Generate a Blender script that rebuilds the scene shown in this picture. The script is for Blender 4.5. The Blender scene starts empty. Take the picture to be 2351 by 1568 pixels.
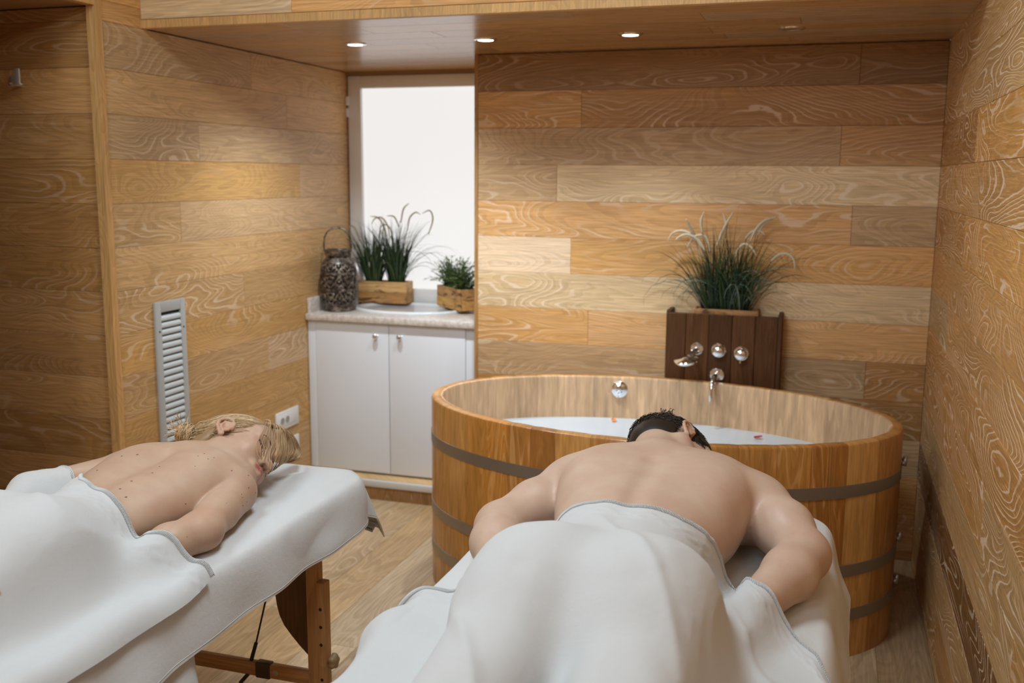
import bpy, bmesh, math, random
import numpy as np
from mathutils import Vector, Matrix, noise as mnoise
from mathutils.bvhtree import BVHTree

C = bpy.context.scene.collection
SC = bpy.context.scene
rnd = random.Random(7)

# ------------------------------------------------------------------ camera
cam = bpy.data.cameras.new('camera')
camo = bpy.data.objects.new('camera', cam)
C.objects.link(camo)
yaw, pitch, roll = -0.307335418, 0.163996981, 0.00697684
fw = Vector((math.sin(yaw)*math.cos(pitch), math.cos(yaw)*math.cos(pitch), -math.sin(pitch)))
r0 = Vector((math.cos(yaw), -math.sin(yaw), 0)); u0 = r0.cross(fw)
rt = math.cos(roll)*r0 + math.sin(roll)*u0; up = rt.cross(fw)
camo.matrix_world = Matrix(((rt.x, up.x, -fw.x, 0), (rt.y, up.y, -fw.y, 0), (rt.z, up.z, -fw.z, 1.567), (0, 0, 0, 1)))
cam.sensor_fit = 'HORIZONTAL'; cam.sensor_width = 36.0
cam.lens = 36.0*2306.0/2351.0
cam.clip_start = 0.05; cam.clip_end = 50
cam.dof.use_dof = True; cam.dof.focus_distance = 2.25; cam.dof.aperture_fstop = 4.0
SC.camera = camo

# ------------------------------------------------------------------ world, exposure, lights
W = bpy.data.worlds.new('world'); SC.world = W; W.use_nodes = True
W.node_tree.nodes['Background'].inputs[0].default_value = (0.9, 0.95, 1, 1)
W.node_tree.nodes['Background'].inputs[1].default_value = 0.3
vs = SC.view_settings
vs.view_transform = 'Standard'; vs.look = 'None'; vs.gamma = 1.0; vs.use_curve_mapping = False
vs.exposure = 0.2

def area(name, loc, size, power, col=(1, 1, 1), target=None, shape='DISK'):
    l = bpy.data.lights.new(name, 'AREA'); l.shape = shape; l.size = size; l.energy = power; l.color = col
    o = bpy.data.objects.new(name, l); C.objects.link(o); o.location = loc
    if target is not None:
        d = Vector(target) - Vector(loc); o.rotation_euler = d.to_track_quat('-Z', 'Y').to_euler()
    return o
def spot(name, loc, power, col, angle, blend, radius):
    l = bpy.data.lights.new(name, 'SPOT'); l.energy = power; l.color = col
    l.spot_size = math.radians(angle); l.spot_blend = blend; l.shadow_soft_size = radius
    o = bpy.data.objects.new(name, l); C.objects.link(o); o.location = loc
    return o

CEIL = 2.62                    # main ceiling height; the soffit over the tub is lower
WARM = (1.0, 0.93, 0.85)
COOL = (0.78, 0.92, 1.0)
for (x, y, p) in ((-1.9, 1.95, 9), (-0.75, 1.95, 19), (-1.65, 0.4, 5), (-0.45, 0.4, 5), (-1.65, -1.3, 12), (-0.45, -1.3, 12)):
    area('room_lamp_and_fill', (x, y, CEIL-0.03), 0.55, p, COOL)
area('room_lamp_and_fill', (-1.2, -2.2, 2.42), 0.5, 16, COOL, (-1.0, 3.2, 0.9))  # unseen fill light added behind the camera, aimed into the room

# ------------------------------------------------------------------ helpers
def setp(o, label=None, cat=None, group=None, kind=None):
    if label: o['label'] = label
    if cat: o['category'] = cat
    if group: o['group'] = group
    if kind: o['kind'] = kind
    return o
def empty(name, loc=(0, 0, 0), rotz=0.0, **kw):
    o = bpy.data.objects.new(name, None); C.objects.link(o)
    o.location = loc; o.rotation_euler = (0, 0, rotz); o.empty_display_size = 0.05
    return setp(o, **kw)
def mesh_obj(name, verts, faces, mat, parent=None, smooth=False, uv=None, **kw):
    me = bpy.data.meshes.new(name)
    me.from_pydata([tuple(map(float, v)) for v in verts], [], [tuple(map(int, f)) for f in faces])
    me.validate(); me.update()
    if uv is not None:
        ul = me.uv_layers.new(name='UVMap')
        idx = np.empty(len(me.loops), dtype=np.int32); me.loops.foreach_get('vertex_index', idx)
        ul.data.foreach_set('uv', np.asarray(uv, dtype=np.float32)[idx].ravel())
    if smooth:
        me.shade_smooth()
    if mat: me.materials.append(mat)
    o = bpy.data.objects.new(name, me); C.objects.link(o)
    if parent is not None: o.parent = parent
    return setp(o, **kw)
def bm_obj(name, bm, mat, parent=None, smooth=None, **kw):
    me = bpy.data.meshes.new(name)
    bmesh.ops.recalc_face_normals(bm, faces=bm.faces[:])
    bm.to_mesh(me); bm.free()
    if smooth is True: me.shade_smooth()
    elif smooth: me.shade_smooth(); me.set_sharp_from_angle(angle=math.radians(smooth))
    if mat: me.materials.append(mat)
    o = bpy.data.objects.new(name, me); C.objects.link(o)
    if parent is not None: o.parent = parent
    return setp(o, **kw)
def bm_box(bm, x0, x1, y0, y1, z0, z1, bev=0.0, seg=2, mtx=None):
    vs_ = [bm.verts.new((x, y, z)) for z in (z0, z1) for (x, y) in ((x0, y0), (x1, y0), (x1, y1), (x0, y1))]
    fs = [bm.faces.new([vs_[i] for i in f]) for f in ((3, 2, 1, 0), (4, 5, 6, 7), (0, 1, 5, 4), (1, 2, 6, 5), (2, 3, 7, 6), (3, 0, 4, 7))]
    if bev > 0:
        es = list({e for f in fs for e in f.edges})
        r = bmesh.ops.bevel(bm, geom=es, offset=bev, segments=seg, affect='EDGES', profile=0.5)
        vs_ = list({v for f in r['faces'] for v in f.verts} | {v for v in vs_ if v.is_valid})
    if mtx is not None:
        bmesh.ops.transform(bm, matrix=mtx, verts=[v for v in vs_ if v.is_valid])
def box(name, x0, x1, y0, y1, z0, z1, mat, parent=None, bev=0.0, **kw):
    bm = bmesh.new(); bm_box(bm, x0, x1, y0, y1, z0, z1, bev)
    return bm_obj(name, bm, mat, parent, smooth=(40 if bev else None), **kw)
def tube_data(pts, radii, n=8, caps=True, flat=1.0, side=None):
    """verts, faces of a tube along pts"""
    pts = [Vector(p) for p in pts]
    if not hasattr(radii, '__len__'): radii = [radii]*len(pts)
    V, F = [], []
    prev = None
    for i, p in enumerate(pts):
        t = (pts[min(i+1, len(pts)-1)] - pts[max(i-1, 0)])
        if t.length < 1e-9: t = Vector((0, 0, 1))
        t.normalize()
        if prev is None:
            a = Vector(side) if side is not None else (Vector((0, 0, 1)) if abs(t.z) < 0.9 else Vector((1, 0, 0)))
            a = (a - t*a.dot(t)).normalized()
        else:
            a = (prev - t*prev.dot(t))
            a = a.normalized() if a.length > 1e-6 else prev
        prev = a; b = t.cross(a)
        for k in range(n):
            th = 2*math.pi*k/n
            V.append(p + radii[i]*(math.cos(th)*a + math.sin(th)*flat*b))
    m = len(pts)
    for i in range(m-1):
        for k in range(n):
            k2 = (k+1) % n
            F.append((i*n+k, i*n+k2, (i+1)*n+k2, (i+1)*n+k))
    if caps:
        F.append(tuple(range(n-1, -1, -1))); F.append(tuple(range((m-1)*n, m*n)))
    return V, F
class MB:
    def __init__(s): s.V = []; s.F = []; s.col = []
    def add(s, VF, col=None):
        V, F = VF; o = len(s.V); s.V += list(V); s.F += [tuple(i+o for i in f) for f in F]
        if col is not None: s.col += [col]*len(V)
    def build(s, name, mat, parent=None, smooth=True, **kw):
        o = mesh_obj(name, s.V, s.F, mat, parent, smooth, **kw)
        if s.col:
            a = o.data.attributes.new('tint', 'FLOAT_COLOR', 'POINT')
            a.data.foreach_set('color', np.array([(c[0], c[1], c[2], 1) for c in s.col], dtype=np.float32).ravel())
        return o
def tube(name, pts, radii, mat, parent=None, n=10, **kw):
    V, F = tube_data(pts, radii, n)
    o = mesh_obj(name, V, F, mat, parent, True, **kw)
    o.data.set_sharp_from_angle(angle=math.radians(50))
    return o
def lathe_data(prof, n=32, origin=(0, 0, 0), axis='Z'):
    V, F = [], []
    for (r, z) in prof:
        for k in range(n):
            th = 2*math.pi*k/n
            V.append((r*math.cos(th), r*math.sin(th), z))
    m = len(prof)
    for i in range(m-1):
        for k in range(n):
            k2 = (k+1) % n
            F.append((i*n+k, i*n+k2, (i+1)*n+k2, (i+1)*n+k))
    if prof[0][0] > 1e-6: F.append(tuple(range(n-1, -1, -1)))
    if prof[-1][0] > 1e-6: F.append(tuple(range((m-1)*n, m*n)))
    if axis == 'Y-':    # axis points to -Y
        V = [(x, -z, y) for (x, y, z) in V]
    if axis == 'X+':
        V = [(z, x, y) for (x, y, z) in V]
    V = [(x+origin[0], y+origin[1], z+origin[2]) for (x, y, z) in V]
    return V, F
def lathe(name, prof, mat, parent=None, n=32, origin=(0, 0, 0), axis='Z', **kw):
    V, F = lathe_data(prof, n, origin, axis)
    bm = bmesh.new(); bv = [bm.verts.new(v) for v in V]
    for f in F:
        try: bm.faces.new([bv[i] for i in f])
        except ValueError: pass
    bmesh.ops.remove_doubles(bm, verts=bm.verts[:], dist=1e-6)
    return bm_obj(name, bm, mat, parent, smooth=35, **kw)

# ------------------------------------------------------------------ materials
class NT:
    def __init__(s, name):
        s.m = bpy.data.materials.new(name); s.m.use_nodes = True
        s.t = s.m.node_tree; s.b = s.t.nodes['Principled BSDF']; s.L = s.t.links
    def n(s, typ, **kw):
        x = s.t.nodes.new(typ)
        for k, v in kw.items():
            if k in ('inp',):
                for a, b in v.items():
                    if hasattr(b, 'is_output') or isinstance(b, bpy.types.NodeSocket): s.L.new(b, x.inputs[a])
                    else: x.inputs[a].default_value = b
            else: setattr(x, k, v)
        return x
    def math(s, op, a, b=None, c=None):
        x = s.t.nodes.new('ShaderNodeMath'); x.operation = op
        for i, v in enumerate((a, b, c)):
            if v is None: continue
            if isinstance(v, bpy.types.NodeSocket): s.L.new(v, x.inputs[i])
            else: x.inputs[i].default_value = v
        return x.outputs[0]
    def mix(s, fac, a, b, mode='MIX'):
        x = s.t.nodes.new('ShaderNodeMix'); x.data_type = 'RGBA'; x.blend_type = mode
        for i, v in ((0, fac), (6, a), (7, b)):
            if isinstance(v, bpy.types.NodeSocket): s.L.new(v, x.inputs[i])
            else: x.inputs[i].default_value = v if i == 0 else (tuple(v)+(1,))[:4]
        return x.outputs[2]
    def ramp(s, fac, stops):
        x = s.t.nodes.new('ShaderNodeValToRGB'); s.L.new(fac, x.inputs[0])
        e = x.color_ramp.elements
        while len(e) < len(stops): e.new(0.5)
        for i, (p, c) in enumerate(stops):
            e[i].position = p; e[i].color = (tuple(c)+(1,))[:4] if hasattr(c, '__len__') else (c, c, c, 1)
        return x.outputs[0]
    def noise(s, vec, scale=1, detail=2, rough=0.5, dist=0.0):
        x = s.t.nodes.new('ShaderNodeTexNoise')
        s.L.new(vec, x.inputs['Vector'])
        x.inputs['Scale'].default_value = scale; x.inputs['Detail'].default_value = detail
        x.inputs['Roughness'].default_value = rough; x.inputs['Distortion'].default_value = dist
        return x.outputs[0]
    def xyz(s, x, y, z):
        c = s.t.nodes.new('ShaderNodeCombineXYZ')
        for i, v in enumerate((x, y, z)):
            if isinstance(v, bpy.types.NodeSocket): s.L.new(v, c.inputs[i])
            else: c.inputs[i].default_value = v
        return c.outputs[0]
    def bump(s, h, strength=0.2, dist=0.002):
        x = s.t.nodes.new('ShaderNodeBump'); x.inputs['Strength'].default_value = strength
        x.inputs['Distance'].default_value = dist; s.L.new(h, x.inputs['Height']); s.L.new(x.outputs[0], s.b.inputs['Normal'])
    def set(s, **kw):
        for k, v in kw.items():
            i = s.b.inputs[k.replace('_', ' ')]
            if isinstance(v, bpy.types.NodeSocket): s.L.new(v, i)
            elif hasattr(v, '__len__'): i.default_value = (tuple(v)+(1,))[:4]
            else: i.default_value = v
        return s.m
def plain(name, col, rough=0.5, metal=0.0, **kw):
    t = NT(name); return t.set(Base_Color=col, Roughness=rough, Metallic=metal, **kw)

def wood_mat(name, rough=0.45, grain=1.0, line_freq=9.0, fibre=180.0, coat=0.0, white=(0.66, 0.54, 0.42), cross=5.5, spec=0.4, over=None, scorch=False):
    """planks: base colour from the object's colour, alpha = how strong the pale limed grain is"""
    t = NT(name)
    uv = t.n('ShaderNodeUVMap').outputs[0]
    sp = t.n('ShaderNodeSeparateXYZ', inp={0: uv}); u, v = sp.outputs[0], sp.outputs[1]
    oi = t.n('ShaderNodeObjectInfo'); ocol, oa, orn = oi.outputs['Color'], oi.outputs['Alpha'], oi.outputs['Random']
    if over: ocol = t.mix(0.8, ocol, over)
    seed = t.math('MULTIPLY', orn, 37.0)
    jit = t.noise(t.xyz(t.math('MULTIPLY', u, 16.0), t.math('MULTIPLY', v, 45.0), seed), 1, 2)
    n1 = t.noise(t.xyz(t.math('MULTIPLY', u, 1.25), t.math('MULTIPLY', v, cross), seed), 1, 1.5, 0.45, 0.5)
    n1 = t.math('ADD', n1, t.math('MULTIPLY', jit, 0.016))
    ph = t.math('FRACT', t.math('MULTIPLY', n1, line_freq*2.2))
    tri = t.math('ABSOLUTE', t.math('SUBTRACT', ph, 0.5))          # 0 at the pale line
    line = t.n('ShaderNodeMapRange', inp={0: tri, 1: 0.15, 2: 0.05, 3: 0.0, 4: 1.0}); line.interpolation_type = 'SMOOTHSTEP'
    patch = t.noise(t.xyz(t.math('MULTIPLY', u, 1.8), t.math('MULTIPLY', v, 9.0), t.math('ADD', seed, 5.0)), 1, 1)
    patch = t.n('ShaderNodeMapRange', inp={0: patch, 1: 0.4, 2: 0.6, 3: 0.15, 4: 1.0}).outputs[0]
    fib = t.noise(t.xyz(t.math('MULTIPLY', u, 7.0), t.math('MULTIPLY', v, fibre), seed), 1, 2, 0.6)
    fibm = t.n('ShaderNodeMapRange', inp={0: fib, 1: 0.3, 2: 0.7, 3: 0.8, 4: 1.18}).outputs[0]
    big = t.noise(t.xyz(t.math('MULTIPLY', u, 0.9), t.math('MULTIPLY', v, 3.0), t.math('ADD', seed, 9.0)), 1, 1)
    bigm = t.n('ShaderNodeMapRange', inp={0: big, 1: 0.3, 2: 0.7, 3: 0.86, 4: 1.12}).outputs[0]
    ringm = t.n('ShaderNodeMapRange', inp={0: ph, 1: 0.0, 2: 1.0, 3: 1.08, 4: 0.9}).outputs[0]
    k = t.math('MULTIPLY', t.math('MULTIPLY', fibm, bigm), ringm)
    base = t.mix(1.0, ocol, t.xyz(k, k, k), 'MULTIPLY')
    fibw = t.n('ShaderNodeMapRange', inp={0: fib, 1: 0.62, 2: 0.75, 3: 0.0, 4: 0.35}).outputs[0]
    wl = t.math('MULTIPLY', t.math('MULTIPLY', line.outputs[0], patch), t.math('MULTIPLY', oa, grain))
    wl = t.math('MINIMUM', t.math('ADD', t.math('MULTIPLY', wl, 0.9), t.math('MULTIPLY', fibw, oa)), 0.85)
    lim = t.mix(0.75, ocol, white)
    lim = t.mix(1.0, lim, (1.35, 1.35, 1.35), 'MULTIPLY')
    col = t.mix(wl, base, lim)
    if scorch:
        sn = t.noise(t.xyz(t.math('MULTIPLY', u, 11.0), t.math('MULTIPLY', v, 34.0), t.math('ADD', seed, 3.0)), 1, 2, 0.5, 0.6)
        sm = t.n('ShaderNodeMapRange', inp={0: sn, 1: 0.55, 2: 0.66, 3: 0.0, 4: 0.85}).outputs[0]
        col = t.mix(sm, col, (0.09, 0.035, 0.012))
    t.bump(t.math('ADD', fib, line.outputs[0]), 0.12, 0.001)
    return t.set(Base_Color=col, Roughness=rough, Coat_Weight=coat, Coat_Roughness=0.15, Specular_IOR_Level=spec)

M_wall = wood_mat('oak_planks', 0.5, 0.8, 15.0, 200.0, cross=5.0)
M_floor = wood_mat('oak_floor', 0.42, 0.5, 7.0, 120.0, 0.08)
M_soffit = wood_mat('oak_soffit', 0.26, 0.35, 7.0, 150.0, 0.25)
M_stave = wood_mat('cedar_staves', 0.3, 0.45, 5.0, 60.0, 0.35, white=(0.7, 0.42, 0.18), cross=14.0)
M_stave_in = wood_mat('pale_stave_inside', 0.45, 0.12, 2.5, 50.0, 0.1, white=(0.75, 0.5, 0.33), cross=14.0, over=(0.58, 0.40, 0.25))
M_walnut = wood_mat('walnut_boards', 0.6, 0.2, 6.0, 140.0, 0.0, white=(0.3, 0.15, 0.08), cross=9.0, spec=0.15)
M_beech = wood_mat('beech', 0.4, 0.1, 6.0, 150.0, 0.15, cross=8.0)
M_crate = wood_mat('crate_wood', 0.6, 0.2, 5.0, 90.0, 0.0, white=(0.7, 0.5, 0.3), cross=10.0, scorch=True)
M_back = plain('gap_dark', (0.09, 0.045, 0.02), 0.8)
M_white_paint = plain('white_paint', (0.74, 0.76, 0.80), 0.35)
M_plaster = plain('pale_plaster', (0.58, 0.56, 0.54), 0.8)
M_chrome = plain('chrome', (0.86, 0.87, 0.88), 0.08, 1.0)
M_satin = plain('satin_chrome', (0.85, 0.85, 0.85), 0.38, 0.75)
M_steel = plain('grey_metal', (0.47, 0.45, 0.42), 0.4, 0.75)
M_grille = plain('painted_grille', (0.50, 0.52, 0.52), 0.45, 0.2)
M_slat = plain('painted_slat', (0.66, 0.71, 0.73), 0.4, 0.2)
M_dark = plain('dark_cavity', (0.012, 0.014, 0.013), 0.7)
M_plastic = plain('white_plastic', (0.82, 0.81, 0.79), 0.35)
M_ceramic = plain('white_ceramic', (0.82, 0.85, 0.88), 0.08, Coat_Weight=0.5)
M_nosing = plain('grey_nosing', (0.62, 0.6, 0.57), 0.4, 0.2)
M_frame = plain('window_frame', (0.88, 0.87, 0.87), 0.45)
M_hoop = plain('brushed_hoop', (0.36, 0.325, 0.28), 0.42, 0.8)
M_black = plain('black_cable', (0.01, 0.01, 0.01), 0.5)
M_khaki = plain('khaki_plastic', (0.33, 0.23, 0.11), 0.45)
M_vinyl = plain('cream_vinyl', (0.7, 0.66, 0.6), 0.5)

def counter_mat():
    t = NT('speckled_counter'); tc = t.n('ShaderNodeTexCoord').outputs['Object']
    n = t.noise(tc, 60, 5, 0.7); c = t.ramp(n, [(0.35, (0.52, 0.43, 0.37)), (0.6, (0.74, 0.68, 0.63)), (0.8, (0.8, 0.76, 0.72))])
    return t.set(Base_Color=c, Roughness=0.3)
M_counter = counter_mat()

def towel_mat(name, col, scale=900, bump=0.35):
    t = NT(name); tc = t.n('ShaderNodeTexCoord').outputs['Object']
    a = t.noise(tc, scale, 2, 0.6); b = t.noise(tc, 90, 3, 0.6)
    c = t.mix(t.math('MULTIPLY', b, 0.25), col, tuple(x*0.88 for x in col))
    t.bump(t.math('ADD', t.math('MULTIPLY', a, 0.5), t.math('MULTIPLY', b, 0.8)), bump, 0.003)
    return t.set(Base_Color=c, Roughness=0.95, Sheen_Weight=0.15, Sheen_Roughness=0.6, Specular_IOR_Level=0.1)
M_towel = towel_mat('white_towel', (0.585, 0.578, 0.575))
M_sheet = towel_mat('white_sheet', (0.64, 0.63, 0.625), 700, 0.4)
M_hem = plain('towel_hem', (0.60, 0.595, 0.59), 0.9)

def skin_mat(name, base):
    t = NT(name)
    tint = t.n('ShaderNodeAttribute', attribute_name='tint', attribute_type='GEOMETRY').outputs['Color']
    tc = t.n('ShaderNodeTexCoord').outputs['Object']
    n = t.noise(tc, 14, 3, 0.6); f = t.noise(tc, 420, 2, 0.6)
    k = t.n('ShaderNodeMapRange', inp={0: n, 1: 0.3, 2: 0.7, 3: 0.95, 4: 1.05}).outputs[0]
    c = t.mix(1.0, base, tint, 'MULTIPLY'); c = t.mix(1.0, c, t.xyz(k, t.math('MULTIPLY', k, k), t.math('MULTIPLY', k, k)), 'MULTIPLY')
    t.bump(f, 0.08, 0.0008)
    m = t.set(Base_Color=c, Roughness=0.45, Subsurface_Weight=0.18, Subsurface_Scale=0.012, Specular_IOR_Level=0.35)
    t.b.inputs['Subsurface Radius'].default_value = (1.0, 0.35, 0.2)
    return m
M_skin_w = skin_mat('fair_skin', (0.50, 0.325, 0.228))
M_skin_m = skin_mat('tan_skin', (0.545, 0.37, 0.275))

def tint_mat(name, rough=0.5, spec=0.3, trans=0.0):
    t = NT(name)
    c = t.n('ShaderNodeAttribute', attribute_name='tint', attribute_type='GEOMETRY').outputs['Color']
    return t.set(Base_Color=c, Roughness=rough, Specular_IOR_Level=spec)
M_hair = tint_mat('hair_strands', 0.42, 0.4)
M_leaf = tint_mat('leaf_blades', 0.5, 0.3)
M_plume = tint_mat('plume_fuzz', 0.9, 0.1)

def emit_mat(name, col, s):
    t = NT(name); t.set(Base_Color=(0, 0, 0), Emission_Color=col, Emission_Strength=s); return t.m
M_lens_on = emit_mat('lamp_lens', (0.93, 0.98, 1.0), 12.0)
M_lens_off = plain('lamp_lens_off', (0.3, 0.27, 0.24), 0.15, 0.6)
def pane_mat():
    t = NT('frosted_backlit_pane'); tc = t.n('ShaderNodeTexCoord').outputs['Object']
    n = t.noise(tc, 1.1, 1, 0.5)
    c = t.ramp(n, [(0.3, (0.95, 0.93, 0.92)), (0.7, (0.98, 0.97, 0.955))])
    t.set(Base_Color=(0.12, 0.12, 0.12), Roughness=0.35, Emission_Color=c, Emission_Strength=0.76); return t.m
M_pane = pane_mat()
def water_mat():
    t = NT('milky_water'); tc = t.n('ShaderNodeTexCoord').outputs['Object']
    n = t.noise(tc, 7, 2, 0.5); t.bump(n, 0.15, 0.01)
    return t.set(Base_Color=(0.56, 0.61, 0.66), Roughness=0.12, Subsurface_Weight=0.2, Subsurface_Scale=0.05)
M_water = water_mat()

# ------------------------------------------------------------------ planks
def plank(parent, o, du, dv, L, Wd, col, mat, thick=0.012, name='plank', chamfer=0.0012, lift=0.0):
    """a board: o = lower corner of its face, du along the grain, dv across, normal = du x dv towards the room"""
    du, dv = Vector(du), Vector(dv); nn = du.cross(dv)
    c = chamfer; g = 0.0004
    a, b = L/2-g, Wd/2-g
    V = []
    for (xx, yy, zz) in ((a, b, -thick), (a, b, -c), (a-c, b-c, 0)):
        V += [(-xx, -yy, zz), (xx, -yy, zz), (xx, yy, zz), (-xx, yy, zz)]
    F = [(3, 2, 1, 0), (8, 9, 10, 11)]
    for l in (0, 4):
        for k in range(4):
            k2 = (k+1) % 4
            F.append((l+k, l+k2, l+4+k2, l+4+k))
    ou, ov = rnd.uniform(0, 40), rnd.uniform(0, 40)
    uv = [(v[0]+ou, v[1]+ov) for v in V]
    p = mesh_obj(name, V, F, mat, None, False, uv)
    ctr = Vector(o) + du*L/2 + dv*Wd/2 + nn*lift
    mw = Matrix(((du.x, dv.x, nn.x, ctr.x), (du.y, dv.y, nn.y, ctr.y), (du.z, dv.z, nn.z, ctr.z), (0, 0, 0, 1)))
    p.parent = parent; p.matrix_parent_inverse = Matrix.Translation(-Vector(parent.location)); p.matrix_basis = mw
    p.color = tuple(col[:3]) + ((col[3] if len(col) > 3 else 0.7),)
    return p

GOLD = (0.69, 0.365, 0.125); MID = (0.61, 0.33, 0.13); BROWN = (0.48, 0.245, 0.085); GREY = (0.56, 0.35, 0.175)
PALE = (0.76, 0.53, 0.29); PINK = (0.78, 0.56, 0.36); DARK = (0.27, 0.13, 0.042)
PAL = [GOLD, MID, MID, BROWN, GREY, GREY, PALE]
def D_(c, k): return (c[0]*k, c[1]*k*0.96, c[2]*k*0.85)
def tone(rng=0.06, pal=PAL):
    c = rnd.choice(pal); k = rnd.uniform(1-rng, 1+rng)
    return (c[0]*k, c[1]*k, c[2]*k, rnd.uniform(0.35, 1.0))
ROW0, PITCH = 0.038, 0.1575
def zrow(k): return ROW0 + PITCH*k
def rows(parent, origin, du, length, ks, spec, mat, ztop=None, zbot=0.0, pal=PAL):
    """horizontal plank rows on a wall; spec[k] = (joints along du, tones)"""
    for k in ks:
        z0 = max(zrow(k), zbot); z1 = zrow(k+1)
        if ztop is not None: z1 = min(z1, ztop)
        if z1-z0 < 0.004: continue
        js, tones = spec.get(k, (None, None))
        if js is None:
            js = []; s = rnd.uniform(0.3, 1.2)
            while s < length-0.25: js.append(s); s += rnd.uniform(0.9, 1.5)
        ends = [0.0]+list(js)+[length]
        for i in range(len(ends)-1):
            c = tones[i] if tones and i < len(tones) and tones[i] else tone(pal=pal)
            o = Vector(origin) + Vector(du)*ends[i]; o.z = z0
            plank(parent, o, du, (0, 0, 1), ends[i+1]-ends[i], z1-z0, c, mat)

XL, XR, YB, SOF = -2.45, 0.385, 4.28, 2.088
XO = -1.535          # edge of the back wall beside the wash corner
YW = 4.86            # window wall of the wash corner
YA = 2.985           # back wall of the alcove / front edge of left wall
BEAM = 3.215         # front face of the dropped soffit

# ---- back wall
wb = empty('wall_back', (0, YB, 0), kind='structure')
box('backing', XO+0.013, XR+0.1, YB+0.0125, YB+0.06, 0, SOF, M_back, wb).matrix_parent_inverse = Matrix.Translation((0, -YB, 0))
D = lambda c, k, a: (c[0]*k, c[1]*k, c[2]*k, a)
bspec = {12: ([1.601], [D(BROWN, .72, .5), D(BROWN, .68, .4)]), 11: ([0.481], [D(GOLD, .95, .8), D(BROWN, 1.05, .95)]),  # top row: the beam's shadow is put into darker plank tones
         10: ([1.545], [D(GREY, .98, .35), D(MID, 1.0, .6)]), 9: ([0.376], [D(GREY, .97, .5), D(PALE, 1.05, 1.0)]),
         8: ([1.604], [D(MID, 1.1, .8), D(GREY, .95, .6)]), 7: ([0.444], [D(PINK, 1.08, .5), D(GOLD, .98, .6)]),
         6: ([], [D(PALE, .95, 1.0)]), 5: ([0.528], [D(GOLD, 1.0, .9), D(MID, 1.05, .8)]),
         4: ([1.693], [D(GREY, .9, .6), D_(BROWN, .9)+(.6,)]), 3: ([1.2], [D_(BROWN, 1)+(.5,), D_(BROWN, .8)+(.6,)])}  # right ends and lowest row: corner shade put into darker browns
def wrow(parent, *a, **k): rows(parent, *a, **k)
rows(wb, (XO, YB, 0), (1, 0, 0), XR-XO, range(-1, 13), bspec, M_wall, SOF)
# end trim of the back wall beside the wash corner
box('trim', XO-0.004, XO+0.012, YB-0.003, YB+0.06, 0, SOF, None, wb)
def vtrim(o, col):
    o.data.materials.clear(); o.data.materials.append(M_wall); o.color = col
    me = o.data; ul = me.uv_layers.new(name='UVMap')
    for lp in me.loops:
        v = me.vertices[lp.vertex_index].co; ul.data[lp.index].uv = (v.z+v.x*0.3, v.y+v.x+3.3)
vtrim(wb.children[-1], (0.42, 0.22, 0.075, 0.1))
for ch in wb.children:
    if ch.name.startswith('trim'): ch.matrix_parent_inverse = Matrix.Translation((0, -YB, 0))

# ---- wash-corner side wall (return of the back wall) and window wall
wr = empty('wall_recess', (XO, YW, 0), kind='structure')
rows(wr, (XO+0.06, YB+0.06, 0), (0, 1, 0), YW-YB-0.06, range(-1, 13), {k: ([], None) for k in range(-1, 13)}, M_wall, SOF)
ww = box('wall_window', XL, XO+0.1, YW+0.03, YW+0.08, 0, SOF+0.1, M_plaster, kind='structure')

# ---- left wall (faces +X): planks run along Y
wl_ = empty('wall_left', (XL, YA, 0), kind='structure')
Llen = YW-YA
MW = (0.58, 0.345, 0.145); MP = (0.63, 0.40, 0.20); MG = (0.55, 0.345, 0.165); MO = (0.60, 0.335, 0.11)
lspec = {12: ([0.957], [D(MG, 1.0, .8), D(MW, 1.05, .5)]), 11: ([1.248], [D(MW, 1.0, .5), D(MW, 1.04, .4)]),
         10: ([0.555], [D(MG, .97, .9), D(MP, .92, .5)]), 9: ([1.355], [D(MO, .97, .3), D(MP, .95, .3)]),
         8: ([0.412], [D(MW, .98, 1.0), D(MP, .92, .8)]), 7: ([], [D(MW, 1.02, 1.2)]),
         6: ([0.84], [D(MW, 1.0, 1.5), D(MW, 1.0, .4)]), 5: ([], [D(MO, 1.0, 1.3)]), 4: ([1.025], [D(MW, .97, .8), D(MP, .95, 1.6)]),
         3: ([], [D(MO, .95, .4)]), 2: ([0.9], [D(MO, .9, .6), D(MO, .95, .5)]), 1: ([], [D(MW, .95, .5)]), 0: ([], [D(MW, .95, .5)])}
# du x dv must point to +X: du=(0,1,0), dv=(0,0,1) -> +X
rows(wl_, (XL, YA, 0), (0, 1, 0), Llen, range(-1, 13), lspec, M_wall, SOF)
for ch in wl_.children: ch.color[3] *= 0.62
rows(wl_, (XL, YA-0.64, 0), (0, 1, 0), BEAM+0.03-YA+0.64, range(14, 17), {14: ([0.4], [None, D(GOLD, 1, .5)])}, M_wall, CEIL)
rows(wl_, (XL, YA-0.64, 0), (0, 1, 0), BEAM+0.03-YA+0.64, range(13, 14), {13: ([], [D(GOLD, 1.05, .4)])}, M_wall, CEIL, zbot=2.155)
rows(wl_, (XL, YA+0.0, 0), (0, 1, 0), BEAM+0.03-YA, range(13, 14), {13: ([], [D(GOLD, 1.0, .4)])}, M_wall, 2.155)
box('backing', XL-0.06, XL-0.0125, YA+0.01, YW+0.1, 0, 2.5, M_back, wl_).matrix_parent_inverse = Matrix.Translation((-XL, -YA, 0))

# trim strips round the alcove opening
tr = box('trim_alcove_edge', XL-0.03, XL+0.006, YA-0.02, YA+0.014, 0, 2.16, M_wall, kind='structure'); vtrim(tr, (0.62, 0.34, 0.12, 0.1))
tr = box('trim_alcove_head', XL-0.03, XL+0.006, YA-0.64, YA-0.0202, 2.131, 2.16, M_wall, kind='structure'); vtrim(tr, (0.62, 0.34, 0.12, 0.1))
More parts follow.
